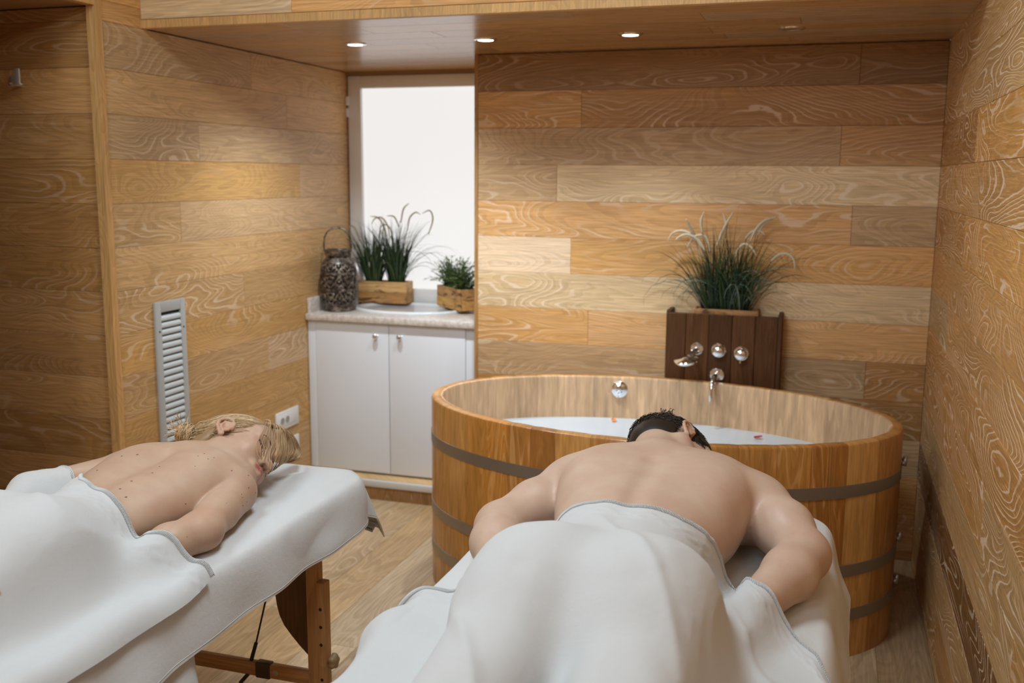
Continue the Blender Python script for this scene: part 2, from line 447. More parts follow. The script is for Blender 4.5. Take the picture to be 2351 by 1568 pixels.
# ---- alcove: plank wall facing the room, its shade put into darker tones, side, lintel soffit
wa = empty('wall_alcove', (XL-0.6, YA, 0), kind='structure')
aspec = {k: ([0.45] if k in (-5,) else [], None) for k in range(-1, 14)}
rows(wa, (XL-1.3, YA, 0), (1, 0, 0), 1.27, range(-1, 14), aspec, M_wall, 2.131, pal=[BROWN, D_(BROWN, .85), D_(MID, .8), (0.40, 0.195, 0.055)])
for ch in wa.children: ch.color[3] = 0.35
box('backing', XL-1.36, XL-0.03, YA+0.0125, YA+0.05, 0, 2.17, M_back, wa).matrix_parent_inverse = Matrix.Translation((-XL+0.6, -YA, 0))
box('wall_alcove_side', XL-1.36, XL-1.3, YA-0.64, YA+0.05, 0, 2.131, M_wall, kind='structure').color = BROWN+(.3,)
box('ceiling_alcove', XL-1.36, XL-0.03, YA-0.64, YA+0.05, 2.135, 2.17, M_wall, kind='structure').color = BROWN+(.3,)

# ---- right wall (faces -X)
wrt = empty('wall_right', (XR, 2, 0), kind='structure')
# du=(0,-1,0), dv=z -> normal = (-1*1 ...) = -X
Y0 = YB
rspec = {13: ([Y0-3.1], None), 12: ([2.0], [D(GREY, 1.0, .9)]), 11: ([1.95], [D(GREY, 1.1, 1.0), None]), 10: ([Y0-3.28], [D(BROWN, 1, .8), D(GOLD, .95, 1.0)]),
         9: ([2.6], [D(MID, 1.0, 1.0)]), 8: ([Y0-3.38], [D(BROWN, 1.05, .8), D(GOLD, .95, 1.0)]), 7: ([2.9], [D(MID, .95, .5)]),
         6: ([Y0-3.62], [D(GREY, .95, .6), D(MID, 1.0, .9)]), 5: ([2.4], [D(BROWN, 1.1, 1.0)]), 4: ([1.7], [D(MID, 1, .8), D(GREY, 1.05, .9)]), 3: ([2.2], [D(GREY, 1.0, .6)]),
         2: ([2.6], [D(DARK, .75, .8)]), 1: ([2.0], [D(GREY, .9, .8)]), 0: ([2.4], [D(MID, .8, .6)])}
rows(wrt, (XR, YB, 0), (0, -1, 0), 6.3, range(-1, 17), rspec, M_wall, CEIL)
for ch in wrt.children:
    q_ = ch.color; ch.color = (q_[0]*0.97, q_[1]*0.93, q_[2]*0.78, min(2.0, q_[3]*1.9))
box('backing', XR+0.0125, XR+0.06, -2.1, YB+0.06, 0, CEIL, M_back, wrt).matrix_parent_inverse = Matrix.Translation((-XR, -2, 0))

# ---- dropped soffit over the tub: planked underside, front beam face with edge strip
sf = empty('ceiling_soffit', (-1, 3.7, SOF), kind='structure')
yy = BEAM+0.028; wdt = 0.162
sr = 0
while yy < YW+0.03:
    w2 = min(wdt, YW+0.03-yy)
    ends = [XL]; s = XL + (0.55 + 0.6*((sr*0.37) % 1))
    while s < XR-0.3: ends.append(s); s += rnd.uniform(0.8, 1.4)
    ends.append(XR)
    for i in range(len(ends)-1):
        c = rnd.choice([D(MID, .8, .3), D(BROWN, .9, .3), D(GREY, .85, .3), D(GOLD, .75, .3)])
        plank(sf, (ends[i], yy+w2, SOF), (1, 0, 0), (0, -1, 0), ends[i+1]-ends[i], w2, c, M_soffit)
    yy += wdt; sr += 1
box('backing', XL, XR, BEAM+0.02, YW+0.05, SOF+0.0125, SOF+0.05, M_back, sf).matrix_parent_inverse = Matrix.Translation((1, -3.7, -SOF))
bf = empty('ceiling_beam', (-1, BEAM, SOF), kind='structure')
rows(bf, (XL, BEAM, 0), (1, 0, 0), XR-XL, range(13, 17), {13: ([0.62, 2.0], [D(PALE, .98, 1.0), D(GOLD, 1.1, .6), D(GOLD, 1.0, .7)])}, M_wall, CEIL, zbot=2.118)
es = box('edge_strip', XL, XR, BEAM-0.004, BEAM+0.028, SOF-0.001, 2.116, M_wall, bf); vtrim(es, (0.66, 0.38, 0.14, 0.1))
es.matrix_parent_inverse = Matrix.Translation((1, -BEAM, -SOF))
bx_ = box('backing', XL, XR, BEAM+0.0125, BEAM+0.05, 2.1, CEIL, M_back, bf); bx_.matrix_parent_inverse = Matrix.Translation((1, -BEAM, -SOF))
box('ceiling', XL-0.06, XR+0.1, -2.6, BEAM+0.03, CEIL, CEIL+0.05, M_plaster, kind='structure')
box('wall_front', XL-0.06, XR+0.1, -2.65, -2.6, 0, CEIL, M_wall, kind='structure').color = MID+(.5,)
nw = box('wall_left_front', XL-0.06, XL, -2.65, YA-0.64, 0, CEIL, M_wall, kind='structure'); vtrim(nw, MID+(.5,))  # unseen; carried up to the alcove so it blocks lamp light there
box('wall_alcove_front', XL-1.36, XL-0.06, YA-0.70, YA-0.64, 0, 2.2, M_wall, kind='structure').color = BROWN+(.3,)
box('wall_over_alcove', XL-0.06, XL-0.0125, YA-0.64, YA+0.02, 2.165, CEIL, M_back, kind='structure')

# ---- floor: boards along Y
fl = empty('floor', (-1, 2, 0), kind='structure')
FJ = -1.445
xs_ = []
x = FJ-0.166*15
while x < XR+0.1: xs_.append(x); x += 0.166
FPAL = [(0.45, 0.30, 0.165), (0.41, 0.27, 0.145), (0.43, 0.27, 0.13), (0.38, 0.25, 0.14), (0.49, 0.345, 0.205)]
for i, x in enumerate(xs_):
    ylo, yhi = (0.9, YB-0.0) if x > XO-0.17 else (0.9, 4.30)
    s = ylo + rnd.uniform(0.2, 1.0); ends = [ylo]
    while s < yhi-0.3: ends.append(s); s += rnd.uniform(1.0, 1.6)
    ends.append(yhi)
    x1 = min(x+0.166, XR)
    if x < XL-0.16 or x1 <= x: 
        if x < XL-0.16:
            ends = [ylo, YA]
    for j in range(len(ends)-1):
        c = rnd.choice(FPAL); k = rnd.uniform(0.93, 1.05)
        # du=(0,1,0); dv=(-1,0,0) -> normal +Z
        plank(fl, (x1, ends[j], 0), (0, 1, 0), (-1, 0, 0), ends[j+1]-ends[j], x1-x, (c[0]*k, c[1]*k, c[2]*k, rnd.uniform(.2, .6)), M_floor, chamfer=0.0008)
box('subfloor', -4.0, XR+0.1, -2.65, YW+0.1, -0.06, -0.0125, M_back, fl).matrix_parent_inverse = Matrix.Translation((1, -2, 0))
fb = box('floor_entrance', -4.0, XR, -2.6, 0.9, -0.012, 0.0, M_floor, kind='structure'); fb.color = (0.44, 0.28, 0.14, .3)

# ------------------------------------------------------------------ window of the wash corner
wn = empty('window_1', (-2.0, YW, 1.5), kind='structure')
def rel(o, p):
    o.parent = p; o.matrix_parent_inverse = Matrix.Translation(-Vector(p.location)) if p.rotation_euler.z == 0 else p.matrix_world.inverted(); return o
def rbox(name, *a, parent, mat, bev=0.0, **kw): return rel(box(name, *a, mat, None, bev, **kw), parent)
rbox('window_frame', -2.445, -2.372, YW-0.012, YW+0.03, 0.93, 2.068, parent=wn, mat=M_frame, bev=0.004)
rbox('window_frame', -2.372, XO+0.05, YW-0.012, YW+0.03, 2.005, 2.068, parent=wn, mat=M_frame, bev=0.004)
rbox('window_frame', -2.372, XO+0.05, YW-0.012, YW+0.03, 0.90, 0.975, parent=wn, mat=M_frame, bev=0.004)
rbox('window_pane', -2.374, XO+0.05, YW+0.012, YW+0.022, 0.96, 2.01, parent=wn, mat=M_pane)
for z in (1.86, 1.92): rbox('hinge', -2.450, -2.435, YW-0.03, YW-0.008, z, z+0.045, parent=wn, mat=M_frame, bev=0.003)
box('trim_window_head', XL, XO+0.05, YW-0.025, YW+0.03, 2.070, SOF, M_wall, kind='structure').color = (0.30, 0.17, 0.07, .1)

# ------------------------------------------------------------------ step / plinth in front of the cabinet
sp = empty('baseboard_recess', (-2.0, 4.3, 0), kind='structure')
s1 = rbox('riser', XL+0.002, XO+0.002, 4.292, 4.304, 0.0, 0.07, parent=sp, mat=M_wall); vtrim(s1, (0.33, 0.17, 0.06, .4))
rbox('nosing', XL+0.002, XO+0.002, 4.276, 4.300, 0.068, 0.100, parent=sp, mat=M_nosing, bev=0.003)
s2 = rbox('top_board', XL+0.002, XO+0.002, 4.300, 4.5, 0.08, 0.1005, parent=sp, mat=M_wall); vtrim(s2, (0.62, 0.40, 0.19, .2))

# ------------------------------------------------------------------ wash cabinet
YC = 4.37
cb = empty('wash_cabinet', (-2.0, 4.6, 0.101), label='white two-door wash cabinet under the speckled countertop', cat='cabinet')
rbox('body', XL+0.004, -1.560, YC+0.02, 4.84, 0.102, 0.855, parent=cb, mat=M_white_paint)
rbox('side_filler', XL+0.004, -2.404, YC+0.003, YC+0.02, 0.112, 0.853, parent=cb, mat=M_white_paint, bev=0.001)
rbox('side_filler', -1.615, -1.560, YC+0.003, YC+0.02, 0.112, 0.853, parent=cb, mat=M_white_paint, bev=0.001)
for (x0, x1, kx, kz) in ((-2.402, -2.0115, -2.075, 0.796), (-2.0085, -1.617, -1.949, 0.798)):
    d = rbox('door', x0, x1, YC, YC+0.018, 0.112, 0.853, parent=cb, mat=M_white_paint, bev=0.0015)
    kb = lathe('knob', [(0.0, 0.028), (0.008, 0.0275), (0.0125, 0.023), (0.0135, 0.017), (0.011, 0.011), (0.006, 0.007), (0.006, 0.002), (0.009, 0.0), (0.0, 0.0)], M_chrome, None, 24, (kx, YC, kz), 'Y-')
    kb.parent = d
ct = empty('countertop', (-2.0, 4.6, 0.857), label='beige speckled countertop on the white wash cabinet', cat='countertop')
rbox('slab', XL+0.003, XO-0.006, 4.345, 4.84, 0.857, 0.893, parent=ct, mat=M_counter, bev=0.009)
rbox('upstand', XL+0.003, XL+0.022, 4.37, 4.84, 0.891, 0.965, parent=ct, mat=M_counter, bev=0.004)
# washbasin: oval rim and bowl
def oval_basin():
    prof = [(1.0, 0.0), (1.004, 0.004), (0.995, 0.011), (0.97, 0.0145), (0.92, 0.0135), (0.87, 0.008), (0.84, 0.0055), (0.8, 0.0042), (0.68, 0.003), (0.45, 0.002), (0.12, 0.0015), (0.0, 0.0015)]
    n = 72; V = []; F = []
    for (r, z) in prof:
        for k in range(n):
            th = 2*math.pi*k/n; V.append((0.285*r*math.cos(th), 0.19*r*math.sin(th), z))
    for i in range(len(prof)-1):
        for k in range(n): F.append((i*n+k, (i*n+(k+1) % n), (i+1)*n+(k+1) % n, (i+1)*n+k))
    o = mesh_obj('washbasin', V, F, M_ceramic, None, True, label='white oval ceramic washbasin set into the countertop', cat='washbasin')
    o.location = (-2.02, 4.635, 0.8935); return o
oval_basin()

# ------------------------------------------------------------------ downlights
for (x, on, lab) in ((-1.89, True, 'lit round recessed ceiling light, nearest to the window corner'), (-1.33, True, 'lit round recessed ceiling light at the corner of the tub wall'),
                (-0.76, True, 'lit round recessed ceiling light above the middle of the tub'), (-0.18, False, 'unlit round recessed ceiling light above the grass planter')):
    y = 3.825
    dl = empty('ceiling_light', (x, y, SOF), label=lab, cat='light', group='recessed ceiling lights in the soffit')
    ring = lathe('ring', [(0.030, 0.001), (0.030, -0.004), (0.036, -0.0055), (0.0465, -0.003), (0.047, 0.001)], M_chrome, None, 40); ring.parent = dl
    lens = lathe('lens', [(0.0, -0.0035), (0.02, -0.0035), (0.0305, -0.002), (0.0305, 0.001), (0.0, 0.001)], M_lens_on if on else M_lens_off, None, 32); lens.parent = dl
    if on:
        pw = {-1.89: 50, -1.33: 48, -0.76: 36}[x]
        spot('downlight', (x, y, SOF-0.012), pw*0.9, (0.82, 0.93, 1.0), 138 if x < -1.5 else 92, 0.9, 0.028)

# ------------------------------------------------------------------ coat hook
hk = empty('coat_hook', (-2.81, YA-0.001, 1.89), label='small chrome coat hook on the alcove plank wall', cat='hook')
rbox('plate', -2.838, -2.810, YA-0.006, YA-0.0005, 1.878, 1.906, parent=hk, mat=M_satin, bev=0.003)
bm = bmesh.new()
bm_box(bm, -2.812, -2.788, YA-0.008, YA-0.002, 1.872, 1.880, 0.002)
bm_box(bm, -2.800, -2.745, YA-0.055, YA-0.045, 1.868, 1.874, 0.002)
bm_box(bm, -2.800, -2.790, YA-0.055, YA-0.002, 1.868, 1.876, 0.002)
bm_box(bm, -2.768, -2.746, YA-0.060, YA-0.052, 1.868, 1.925, 0.003)
rel(bm_obj('hook_arm', bm, M_satin, None, 40), hk)

# ------------------------------------------------------------------ ventilation grille on the left wall
vg = empty('ventilation_grille', (XL, 3.29, 0.7), label='tall grey metal ventilation grille on the oak wall', cat='grille')
GY0, GY1, GZ0, GZ1 = 3.2, 3.383, 0.24, 1.078
X0, X1 = XL+0.0003, XL+0.012
for (a, b, c, d) in ((GY0, GY0+0.031, GZ0, GZ1), (GY1-0.029, GY1, GZ0, GZ1), (GY0+0.031, GY1-0.029, GZ1-0.04, GZ1), (GY0+0.031, GY1-0.029, GZ0, GZ0+0.04)):
    rbox('frame', X0, X1, a, b, c, d, parent=vg, mat=M_grille, bev=0.0015)
rbox('back_plate', X0, X0+0.0006, GY0+0.02, GY1-0.02, GZ0+0.02, GZ1-0.02, parent=vg, mat=M_dark)
z = GZ1-0.062; smesh = None
while z > GZ0+0.05:
    # a louvre: rounded blade tilted down towards the room
    V, F = [], []
    prof = [(0.001, 0.010), (0.0075, 0.0045), (0.0105, -0.002), (0.0105, -0.009), (0.0085, -0.0135), (0.0065, -0.0115), (0.0075, -0.003), (0.004, 0.003), (0.0, 0.007)]
    for yv in (GY0+0.0312, GY1-0.0292):
        V += [(px, yv, pz) for (px, pz) in prof]
    n = len(prof)
    F = [(k, (k+1) % n, n+(k+1) % n, n+k) for k in range(n)]
    if smesh is None:
        s = mesh_obj('slat', [(v[0], v[1]-3.29, v[2]) for v in V], F, M_slat, None, True); smesh = s.data
    else:
        s = bpy.data.objects.new('slat', smesh); C.objects.link(s)
    s.location = (0, 0, z-0.7); s.parent = vg
    s.location = (0.0005, 0.0, z-0.7)
    z -= 0.0268
for (y, zz) in ((3.217, 0.965), (3.367, 0.965), (3.217, 0.36), (3.367, 0.36)):
    rel(lathe('screw', [(0.0, 0.003), (0.003, 0.0025), (0.0042, 0.0), (0.0, 0.0)], M_dark, None, 10, (X1-0.0005, y, zz), 'X+'), vg)

# ------------------------------------------------------------------ wall sockets
def socket(y0, y1, z0, z1, lab, holes, name):
    s = empty(name, (XL, (y0+y1)/2, (z0+z1)/2), label=lab, cat='socket', group='white sockets on the oak wall')
    rbox('cover_plate', XL+0.0003, XL+0.009, y0, y1, z0, z1, parent=s, mat=M_plastic, bev=0.003)
    rbox('insert', XL+0.008, XL+0.0105, y0+0.018, y1-0.018, z0+0.017, z1-0.017, parent=s, mat=M_plastic, bev=0.002)
    for hy in holes:
        rel(lathe('outlet', [(0.0165, 0.0), (0.0165, 0.0018), (0.0145, 0.0018), (0.013, 0.0006), (0.0, 0.0006)], plain('outlet_well', (0.35, 0.33, 0.3), 0.5), None, 24, (XL+0.0103, hy, (z0+z1)/2), 'X+'), s)
socket(4.045, 4.252, 0.362, 0.452, 'white double socket plate, the upper one beside the wash cabinet', (4.095, 4.14), 'wall_socket')
socket(4.15, 4.25, 0.225, 0.31, 'white socket plate, the lower one, half hidden behind a head', (4.2,), 'wall_socket')

# ------------------------------------------------------------------ bath tub of staves
TC = Vector((-0.60, 3.623, 0)); TA, TB, TH, TR = 0.869, 0.532, 0.731, -0.052
TT = 0.046
tb = empty('bathtub', (TC.x, TC.y, 0), TR, label='large oval wooden stave bathtub filled with milky water', cat='bathtub')
def oval(a, b, th): return Vector((a*math.cos(th), b*math.sin(th), 0))
# equal arc-length angles
NF = 2000
pts = [oval(TA, TB, 2*math.pi*i/NF) for i in range(NF+1)]
cum = [0.0]
for i in range(NF): cum.append(cum[-1]+(pts[i+1]-pts[i]).length)
def th_at(s):
    s = s % cum[-1]
    i = int(np.searchsorted(cum, s)); i = min(max(i, 1), NF)
    f = (s-cum[i-1])/(cum[i]-cum[i-1]); return 2*math.pi*(i-1+f)/NF
NS = 38
CEDAR_T = [(0.50, 0.215, 0.045), (0.44, 0.175, 0.032), (0.56, 0.275, 0.075), (0.40, 0.15, 0.026), (0.53, 0.245, 0.06), (0.47, 0.2, 0.04)]
def nrm2(th):
    v = Vector((math.cos(th)/TA, math.sin(th)/TB, 0)); return v.normalized()
sc = 0.0
wid = [rnd.uniform(0.8, 1.2) for _ in range(NS)]; tot = sum(wid)
for i in range(NS):
    L = cum[-1]*wid[i]/tot; s0, s1 = sc+0.0003, sc+L-0.0003; sc += L
    V, F, uv = [], [], []
    nseg = 4
    # profile across thickness (offset inward, z) going round the section
    prof = [(0.0, 0.0), (0.0, TH-0.010), (0.003, TH-0.003), (0.010, TH), (TT-0.010, TH), (TT-0.003, TH-0.003), (TT, TH-0.010), (TT, 0.0)]
    ou = rnd.uniform(0, 30); ov = rnd.uniform(0, 30)
    for k in range(nseg+1):
        th = th_at(s0+(s1-s0)*k/nseg); p = oval(TA, TB, th); nn = nrm2(th)
        e = 0.0
        if k in (0, nseg): e = 0.0011
        acc = 0
        for (d, z) in prof:
            dd = d + (e if d < TT/2 else -e)
            q = p - nn*dd; V.append((q.x, q.y, z-(e if z > TH-0.004 else 0)))
            uv.append((z+d*0.6+ou, L*k/nseg+d*0.2+ov))
    m = len(prof)
    for k in range(nseg):
        for j in range(m):
            F.append((k*m+j, k*m+(j+1) % m, (k+1)*m+(j+1) % m, (k+1)*m+j))
    F.append(tuple(range(m))); F.append(tuple(range((nseg+1)*m-1, nseg*m-1, -1)))
    F = [tuple(reversed(f)) for f in F]
    o = mesh_obj('stave', V, F, M_stave, tb, True, uv)
    o.data.materials.append(M_stave_in)
    for fi, pf in enumerate(o.data.polygons):
        if fi < nseg*m and fi % m in (4, 5, 6): pf.material_index = 1
    o.data.set_sharp_from_angle(angle=math.radians(30))
    c = rnd.choice(CEDAR_T); kk = rnd.uniform(0.92, 1.1); o.color = (c[0]*kk, c[1]*kk, c[2]*kk, rnd.uniform(0.2, 0.9))
def oval_ring(off_in, off_out, z0, z1, n=160):
    V, F = [], []
    for i in range(n):
        th = th_at(cum[-1]*i/n); p = oval(TA, TB, th); nn = nrm2(th)
        for (d, z) in ((off_in, z0), (off_out, z0+0.0008), (off_out, z1-0.0008), (off_in, z1)):
            q = p+nn*d; V.append((q.x, q.y, z))
    for i in range(n):
        j = (i+1) % n
        for k in range(3): F.append((i*4+k, j*4+k, j*4+k+1, i*4+k+1))
    return V, F
for (zc) in (0.575, 0.305, 0.150):
    V, F = oval_ring(-0.0005, 0.0022, zc-0.021, zc+0.021)
    h = mesh_obj('hoop', V, F, M_hoop, tb, True); h.data.set_sharp_from_angle(angle=math.radians(30))
    # screw tensioner on the right end
    mb = MB(); p = oval(TA, TB, 0.03)
    mb.add(tube_data([(p.x+0.004, p.y-0.03, zc+0.030), (p.x+0.012, p.y, zc+0.036), (p.x+0.006, p.y+0.03, zc+0.03)], 0.006, 8))
    mb.add(tube_data([(p.x+0.010, p.y-0.016, zc+0.020), (p.x+0.012, p.y-0.016, zc+0.052)], 0.007, 8))
    t_ = mb.build('tensioner', M_steel, h)
# floor boards of the tub (under water) 
n = 96
V = [(0, 0, 0.05)]+[tuple(oval(TA-TT, TB-TT, 2*math.pi*i/n)+Vector((0, 0, 0.05))) for i in range(n)]
mesh_obj('tub_bottom', V, [(0, i+1, (i+1) % n+1) for i in range(n)], M_back, tb)
# overflow plate on the inner back wall
def on_tub_inner(x, z):
    # world x -> inner wall point at the back
    best = None
    for i in range(NF//2):
        th = math.pi*i/(NF//2); p = oval(TA-TT, TB-TT, th)
        q = Matrix.Rotation(TR, 3, 'Z') @ p + TC
        if best is None or abs(q.x-x) < abs(best[0].x-x): best = (q, th)
    q, th = best; n_ = Matrix.Rotation(TR, 3, 'Z') @ nrm2(th)
    return Vector((q.x, q.y, z)), -n_
ofp, ofn = on_tub_inner(-0.823, 0.676)
rotm = Matrix.Translation(ofp) @ ofn.to_track_quat('Z', 'Y').to_matrix().to_4x4()
of = lathe('overflow_cover', [(0.0, 0.010), (0.015, 0.0095), (0.028, 0.006), (0.035, 0.0015), (0.036, 0.0), (0.0, -0.001)], M_chrome, None, 40)
hol = MB()
for k in range(6):
    a = 2*math.pi*k/6+0.3
    hol.add(lathe_data([(0.0, 0.0097), (0.0028, 0.0094), (0.0028, 0.007), (0.0, 0.007)], 10, (0.0115*math.cos(a), 0.0115*math.sin(a), 0.0006)))
ho = hol.build('drain_hole', M_dark, of, True)
hol2 = MB(); hol2.add(lathe_data([(0.0, 0.0115), (0.003, 0.011), (0.004, 0.009)], 12))
hol2.build('screw', M_chrome, of)
of.parent = tb
of.matrix_parent_inverse = (Matrix.Translation(Vector(tb.location)) @ Matrix.Rotation(TR, 4, 'Z')).inverted()
of.matrix_basis = rotm
# water
V, F = [(0, 0, 0)], []
R_ = [0.25, 0.5, 0.75, 0.9, 1.0]; n = 96
for r in R_:
    for i in range(n): V.append(tuple(oval((TA-TT-0.0005)*r, (TB-TT-0.0005)*r, 2*math.pi*i/n)))
for i in range(n): F.append((0, 1+i, 1+(i+1) % n))
for k in range(len(R_)-1):
    for i in range(n): F.append((1+k*n+i, 1+(k+1)*n+i, 1+(k+1)*n+(i+1) % n, 1+k*n+(i+1) % n))
WZ = 0.553
# close below so the water is a body of liquid
b0 = len(V); last = 1+(len(R_)-1)*n
for i in range(n): v = V[last+i]; V.append((v[0], v[1], 0.051-WZ))
for i in range(n): F.append((last+i, b0+i, b0+(i+1) % n, last+(i+1) % n))
F.append(tuple(range(b0+n-1, b0-1, -1)))
wt = mesh_obj('bath_water', V, F, M_water, None, False, label='milky white bath water filling the wooden tub', cat='water', kind='stuff')
wt.location = (TC.x, TC.y, WZ); wt.rotation_euler = (0, 0, TR)
# petals
def petal(loc, rz, col, lab, s=1.0):
    V, F = [], []
    nu, nv = 7, 6
    for i in range(nu):
        u = i/(nu-1)
        for j in range(nv):
            v = j/(nv-1)*2-1
            w = math.sin(math.pi*min(1, u*0.92+0.08))**0.6*0.016*s
            V.append(((u-0.5)*0.04*s, v*w, 0.004+0.010*(v*v)*s*0.6+0.006*u*u))
    for i in range(nu-1):
        for j in range(nv-1): F.append((i*nv+j, (i+1)*nv+j, (i+1)*nv+j+1, i*nv+j+1))
    o = mesh_obj('flower_petal', V, F, plain('petal', col, 0.5), None, True, label=lab, cat='petal')
    o.location = loc; o.rotation_euler = (0, 0, rz)
petal((-0.235, 3.94, WZ), 0.3, (0.42, 0.004, 0.02), 'deep red flower petal floating on the milky bath water', 0.8)
petal((-0.83, 4.03, WZ), 1.9, (0.85, 0.24, 0.05), 'small orange petal-shaped piece floating at the back edge of the bath water', 0.7)  # orange spot built on the petal shape

# ------------------------------------------------------------------ walnut panel box behind the tub
PX0, PX1, PY = -0.646, -0.176, 4.168
pb = empty('fixture_panel', (-0.41, PY, 0), label='dark walnut board panel behind the tub carrying the taps', cat='panel')
xs = [PX0, -0.562, -0.468, -0.373, -0.280, PX1-0.016]
for i in range(5):
    a, b = xs[i], xs[i+1]
    k = [0.95, 1.15, 0.85, 1.0, 0.95][i]
    p = plank(pb, (a, PY, 0.0), (0, 0, 1), (-1, 0, 0), 1.006, b-a, (0.10*k, 0.040*k, 0.014*k, .3), M_walnut, 0.02, 'board', 0.003)
    # grain runs up the board: rebuild placement (du = up, dv = -x gives a normal towards the room)
    du, dv = Vector((0, 0, 1)), Vector((-1, 0, 0)); nn = du.cross(dv); ctr = Vector((b, PY, 0)) + du*0.503 + dv*(b-a)/2
    p.matrix_basis = Matrix(((du.x, dv.x, nn.x, ctr.x), (du.y, dv.y, nn.y, ctr.y), (du.z, dv.z, nn.z, ctr.z), (0, 0, 0, 1)))
for (a, b) in ((PX0+0.001, PX0+0.019), (PX1-0.016, PX1)):
    o = rbox('side_board', a, b, PY+0.002, YB-0.001, 0.0, 1.016, parent=pb, mat=M_walnut, bev=0.002)
    vtrim(o, (0.085, 0.036, 0.016, .3)); o.data.materials.clear(); o.data.materials.append(M_walnut)
o = rbox('shelf', PX0+0.02, PX1-0.017, PY+0.021, YB-0.001, 0.90, 0.915, parent=pb, mat=M_walnut)
o.color = (0.12, 0.05, 0.02, .3)

FY = PY-0.0005
# two valve handles
for (x, z, lab, lever) in ((-0.424, 0.857, 'round chrome tap knob in the middle of the walnut panel', False), (-0.332, 0.849, 'round chrome tap knob with a small pin, nearest the corner', True)):
    k = empty('tap_knob', (x, FY, z), label=lab, cat='tap', group='chrome tap knobs on the walnut panel')
    rel(lathe('rosette', [(0.0, 0.0), (0.0305, 0.0), (0.031, 0.004), (0.028, 0.007), (0.02, 0.008), (0.0, 0.008)], M_chrome, None, 40, (x, FY, z), 'Y-'), k)
    rel(lathe('knob', [(0.014, 0.007), (0.016, 0.012), (0.0225, 0.016), (0.0235, 0.026), (0.021, 0.038), (0.015, 0.042), (0.0, 0.043)], M_chrome, None, 36, (x, FY, z), 'Y-'), k)
    if lever: rel(tube('pin', [(x, FY-0.03, z-0.018), (x-0.001, FY-0.031, z-0.036)], 0.0042, M_chrome, None, 10), k)
# spout
spt = empty('bath_spout', (-0.427, FY, 0.752), label='curved chrome bath spout reaching over the tub rim', cat='tap')
rel(lathe('rosette', [(0.0, 0.0), (0.030, 0.0), (0.0305, 0.004), (0.028, 0.0065), (0.0, 0.0075)], M_chrome, None, 40, (-0.427, FY, 0.752), 'Y-'), spt)
path = [(-0.427, FY-0.004, 0.756), (-0.428, FY-0.04, 0.758), (-0.43, FY-0.085, 0.757), (-0.432, FY-0.105, 0.752), (-0.433, FY-0.118, 0.742), (-0.4335, FY-0.125, 0.728), (-0.434, FY-0.128, 0.712), (-0.434, FY-0.129, 0.69), (-0.434, FY-0.1295, 0.668)]
rel(tube('pipe', path, [0.0105]*9, M_chrome, None, 16), spt)
# hand shower in its wall holder
hs = empty('hand_shower', (-0.513, FY, 0.859), label='chrome round shower head on its wall holder', cat='shower')
rel(lathe('rosette', [(0.0, 0.0), (0.027, 0.0), (0.0275, 0.004), (0.025, 0.0065), (0.0, 0.0075)], M_chrome, None, 40, (-0.513, FY, 0.859), 'Y-'), hs)
rel(tube('arm', [(-0.513, FY-0.004, 0.859), (-0.516, FY-0.03, 0.857), (-0.524, FY-0.055, 0.848), (-0.535, FY-0.075, 0.838)], [0.010, 0.010, 0.009, 0.010], M_chrome, None, 14), hs)
hd = lathe('shower_head', [(0.0, 0.014), (0.012, 0.013), (0.018, 0.009), (0.045, 0.004), (0.050, 0.0), (0.049, -0.006), (0.044, -0.012), (0.030, -0.014), (0.0, -0.014)], M_chrome, None, 44)
hd.parent = hs
hd.matrix_parent_inverse = Matrix.Translation(-Vector(hs.location))
hd.matrix_basis = Matrix.Translation((-0.545, FY-0.088, 0.826)) @ Matrix.Rotation(0.22, 4, 'X') @ Matrix.Rotation(-0.10, 4, 'Y')

# ------------------------------------------------------------------ crates and plants
def crate(root, L, Dp, H, cols, rot_boards=2, t=0.011):
    """open crate of horizontal boards, centred on the root's origin, standing on z=0"""
    hb = H/rot_boards
    for side in (-1, 1):
        for k in range(rot_boards):
            c = cols[(k+side) % len(cols)]
            # long sides
            o = plank_local(root, (-L/2, side*Dp/2, k*hb), (1, 0, 0), L, hb-0.0008, t, side, c)
            c = cols[(k+side+1) % len(cols)]
            o = plank_local(root, (side*(L/2-t), -Dp/2+t*1.02, k*hb), (0, 1, 0), Dp-2*t*1.02, hb-0.0008, t, side, c, xside=True)
    bm = bmesh.new(); bm_box(bm, -L/2+t, L/2-t, -Dp/2+t, Dp/2-t, 0.002, 0.010)
    bm_obj('bottom_board', bm, M_crate, root).color = (0.3, 0.16, 0.06, .2)
    bm = bmesh.new(); bm_box(bm, -L/2+t+.001, L/2-t-.001, -Dp/2+t+.001, Dp/2-t-.001, 0.011, H*0.86)
    bm_obj('soil', bm, M_soil, root)
def plank_local(root, o, d, L, H, t, side, c, xside=False):
    bm = bmesh.new()
    if not xside:
        y = o[1]; bm_box(bm, o[0], o[0]+L, y-t if side > 0 else y, y if side > 0 else y+t, o[2], o[2]+H, 0.0012, 1)
    else:
        x = o[0] if side > 0 else o[0]-t
        bm_box(bm, x, x+t, o[1], o[1]+L, o[2], o[2]+H, 0.0012, 1)
    ob = bm_obj('board', bm, M_crate, root, 40)
    me = ob.data; ul = me.uv_layers.new(name='UVMap'); ou, ov = rnd.uniform(0, 20), rnd.uniform(0, 20)
    for lp in me.loops:
        v = me.vertices[lp.vertex_index].co
        ul.data[lp.index].uv = ((v.y if xside else v.x)*1.0+ou, v.z+0.5*(v.x if xside else v.y)+ov)
    ob.color = c; return ob
M_soil = plain('soil', (0.03, 0.02, 0.012), 0.9)

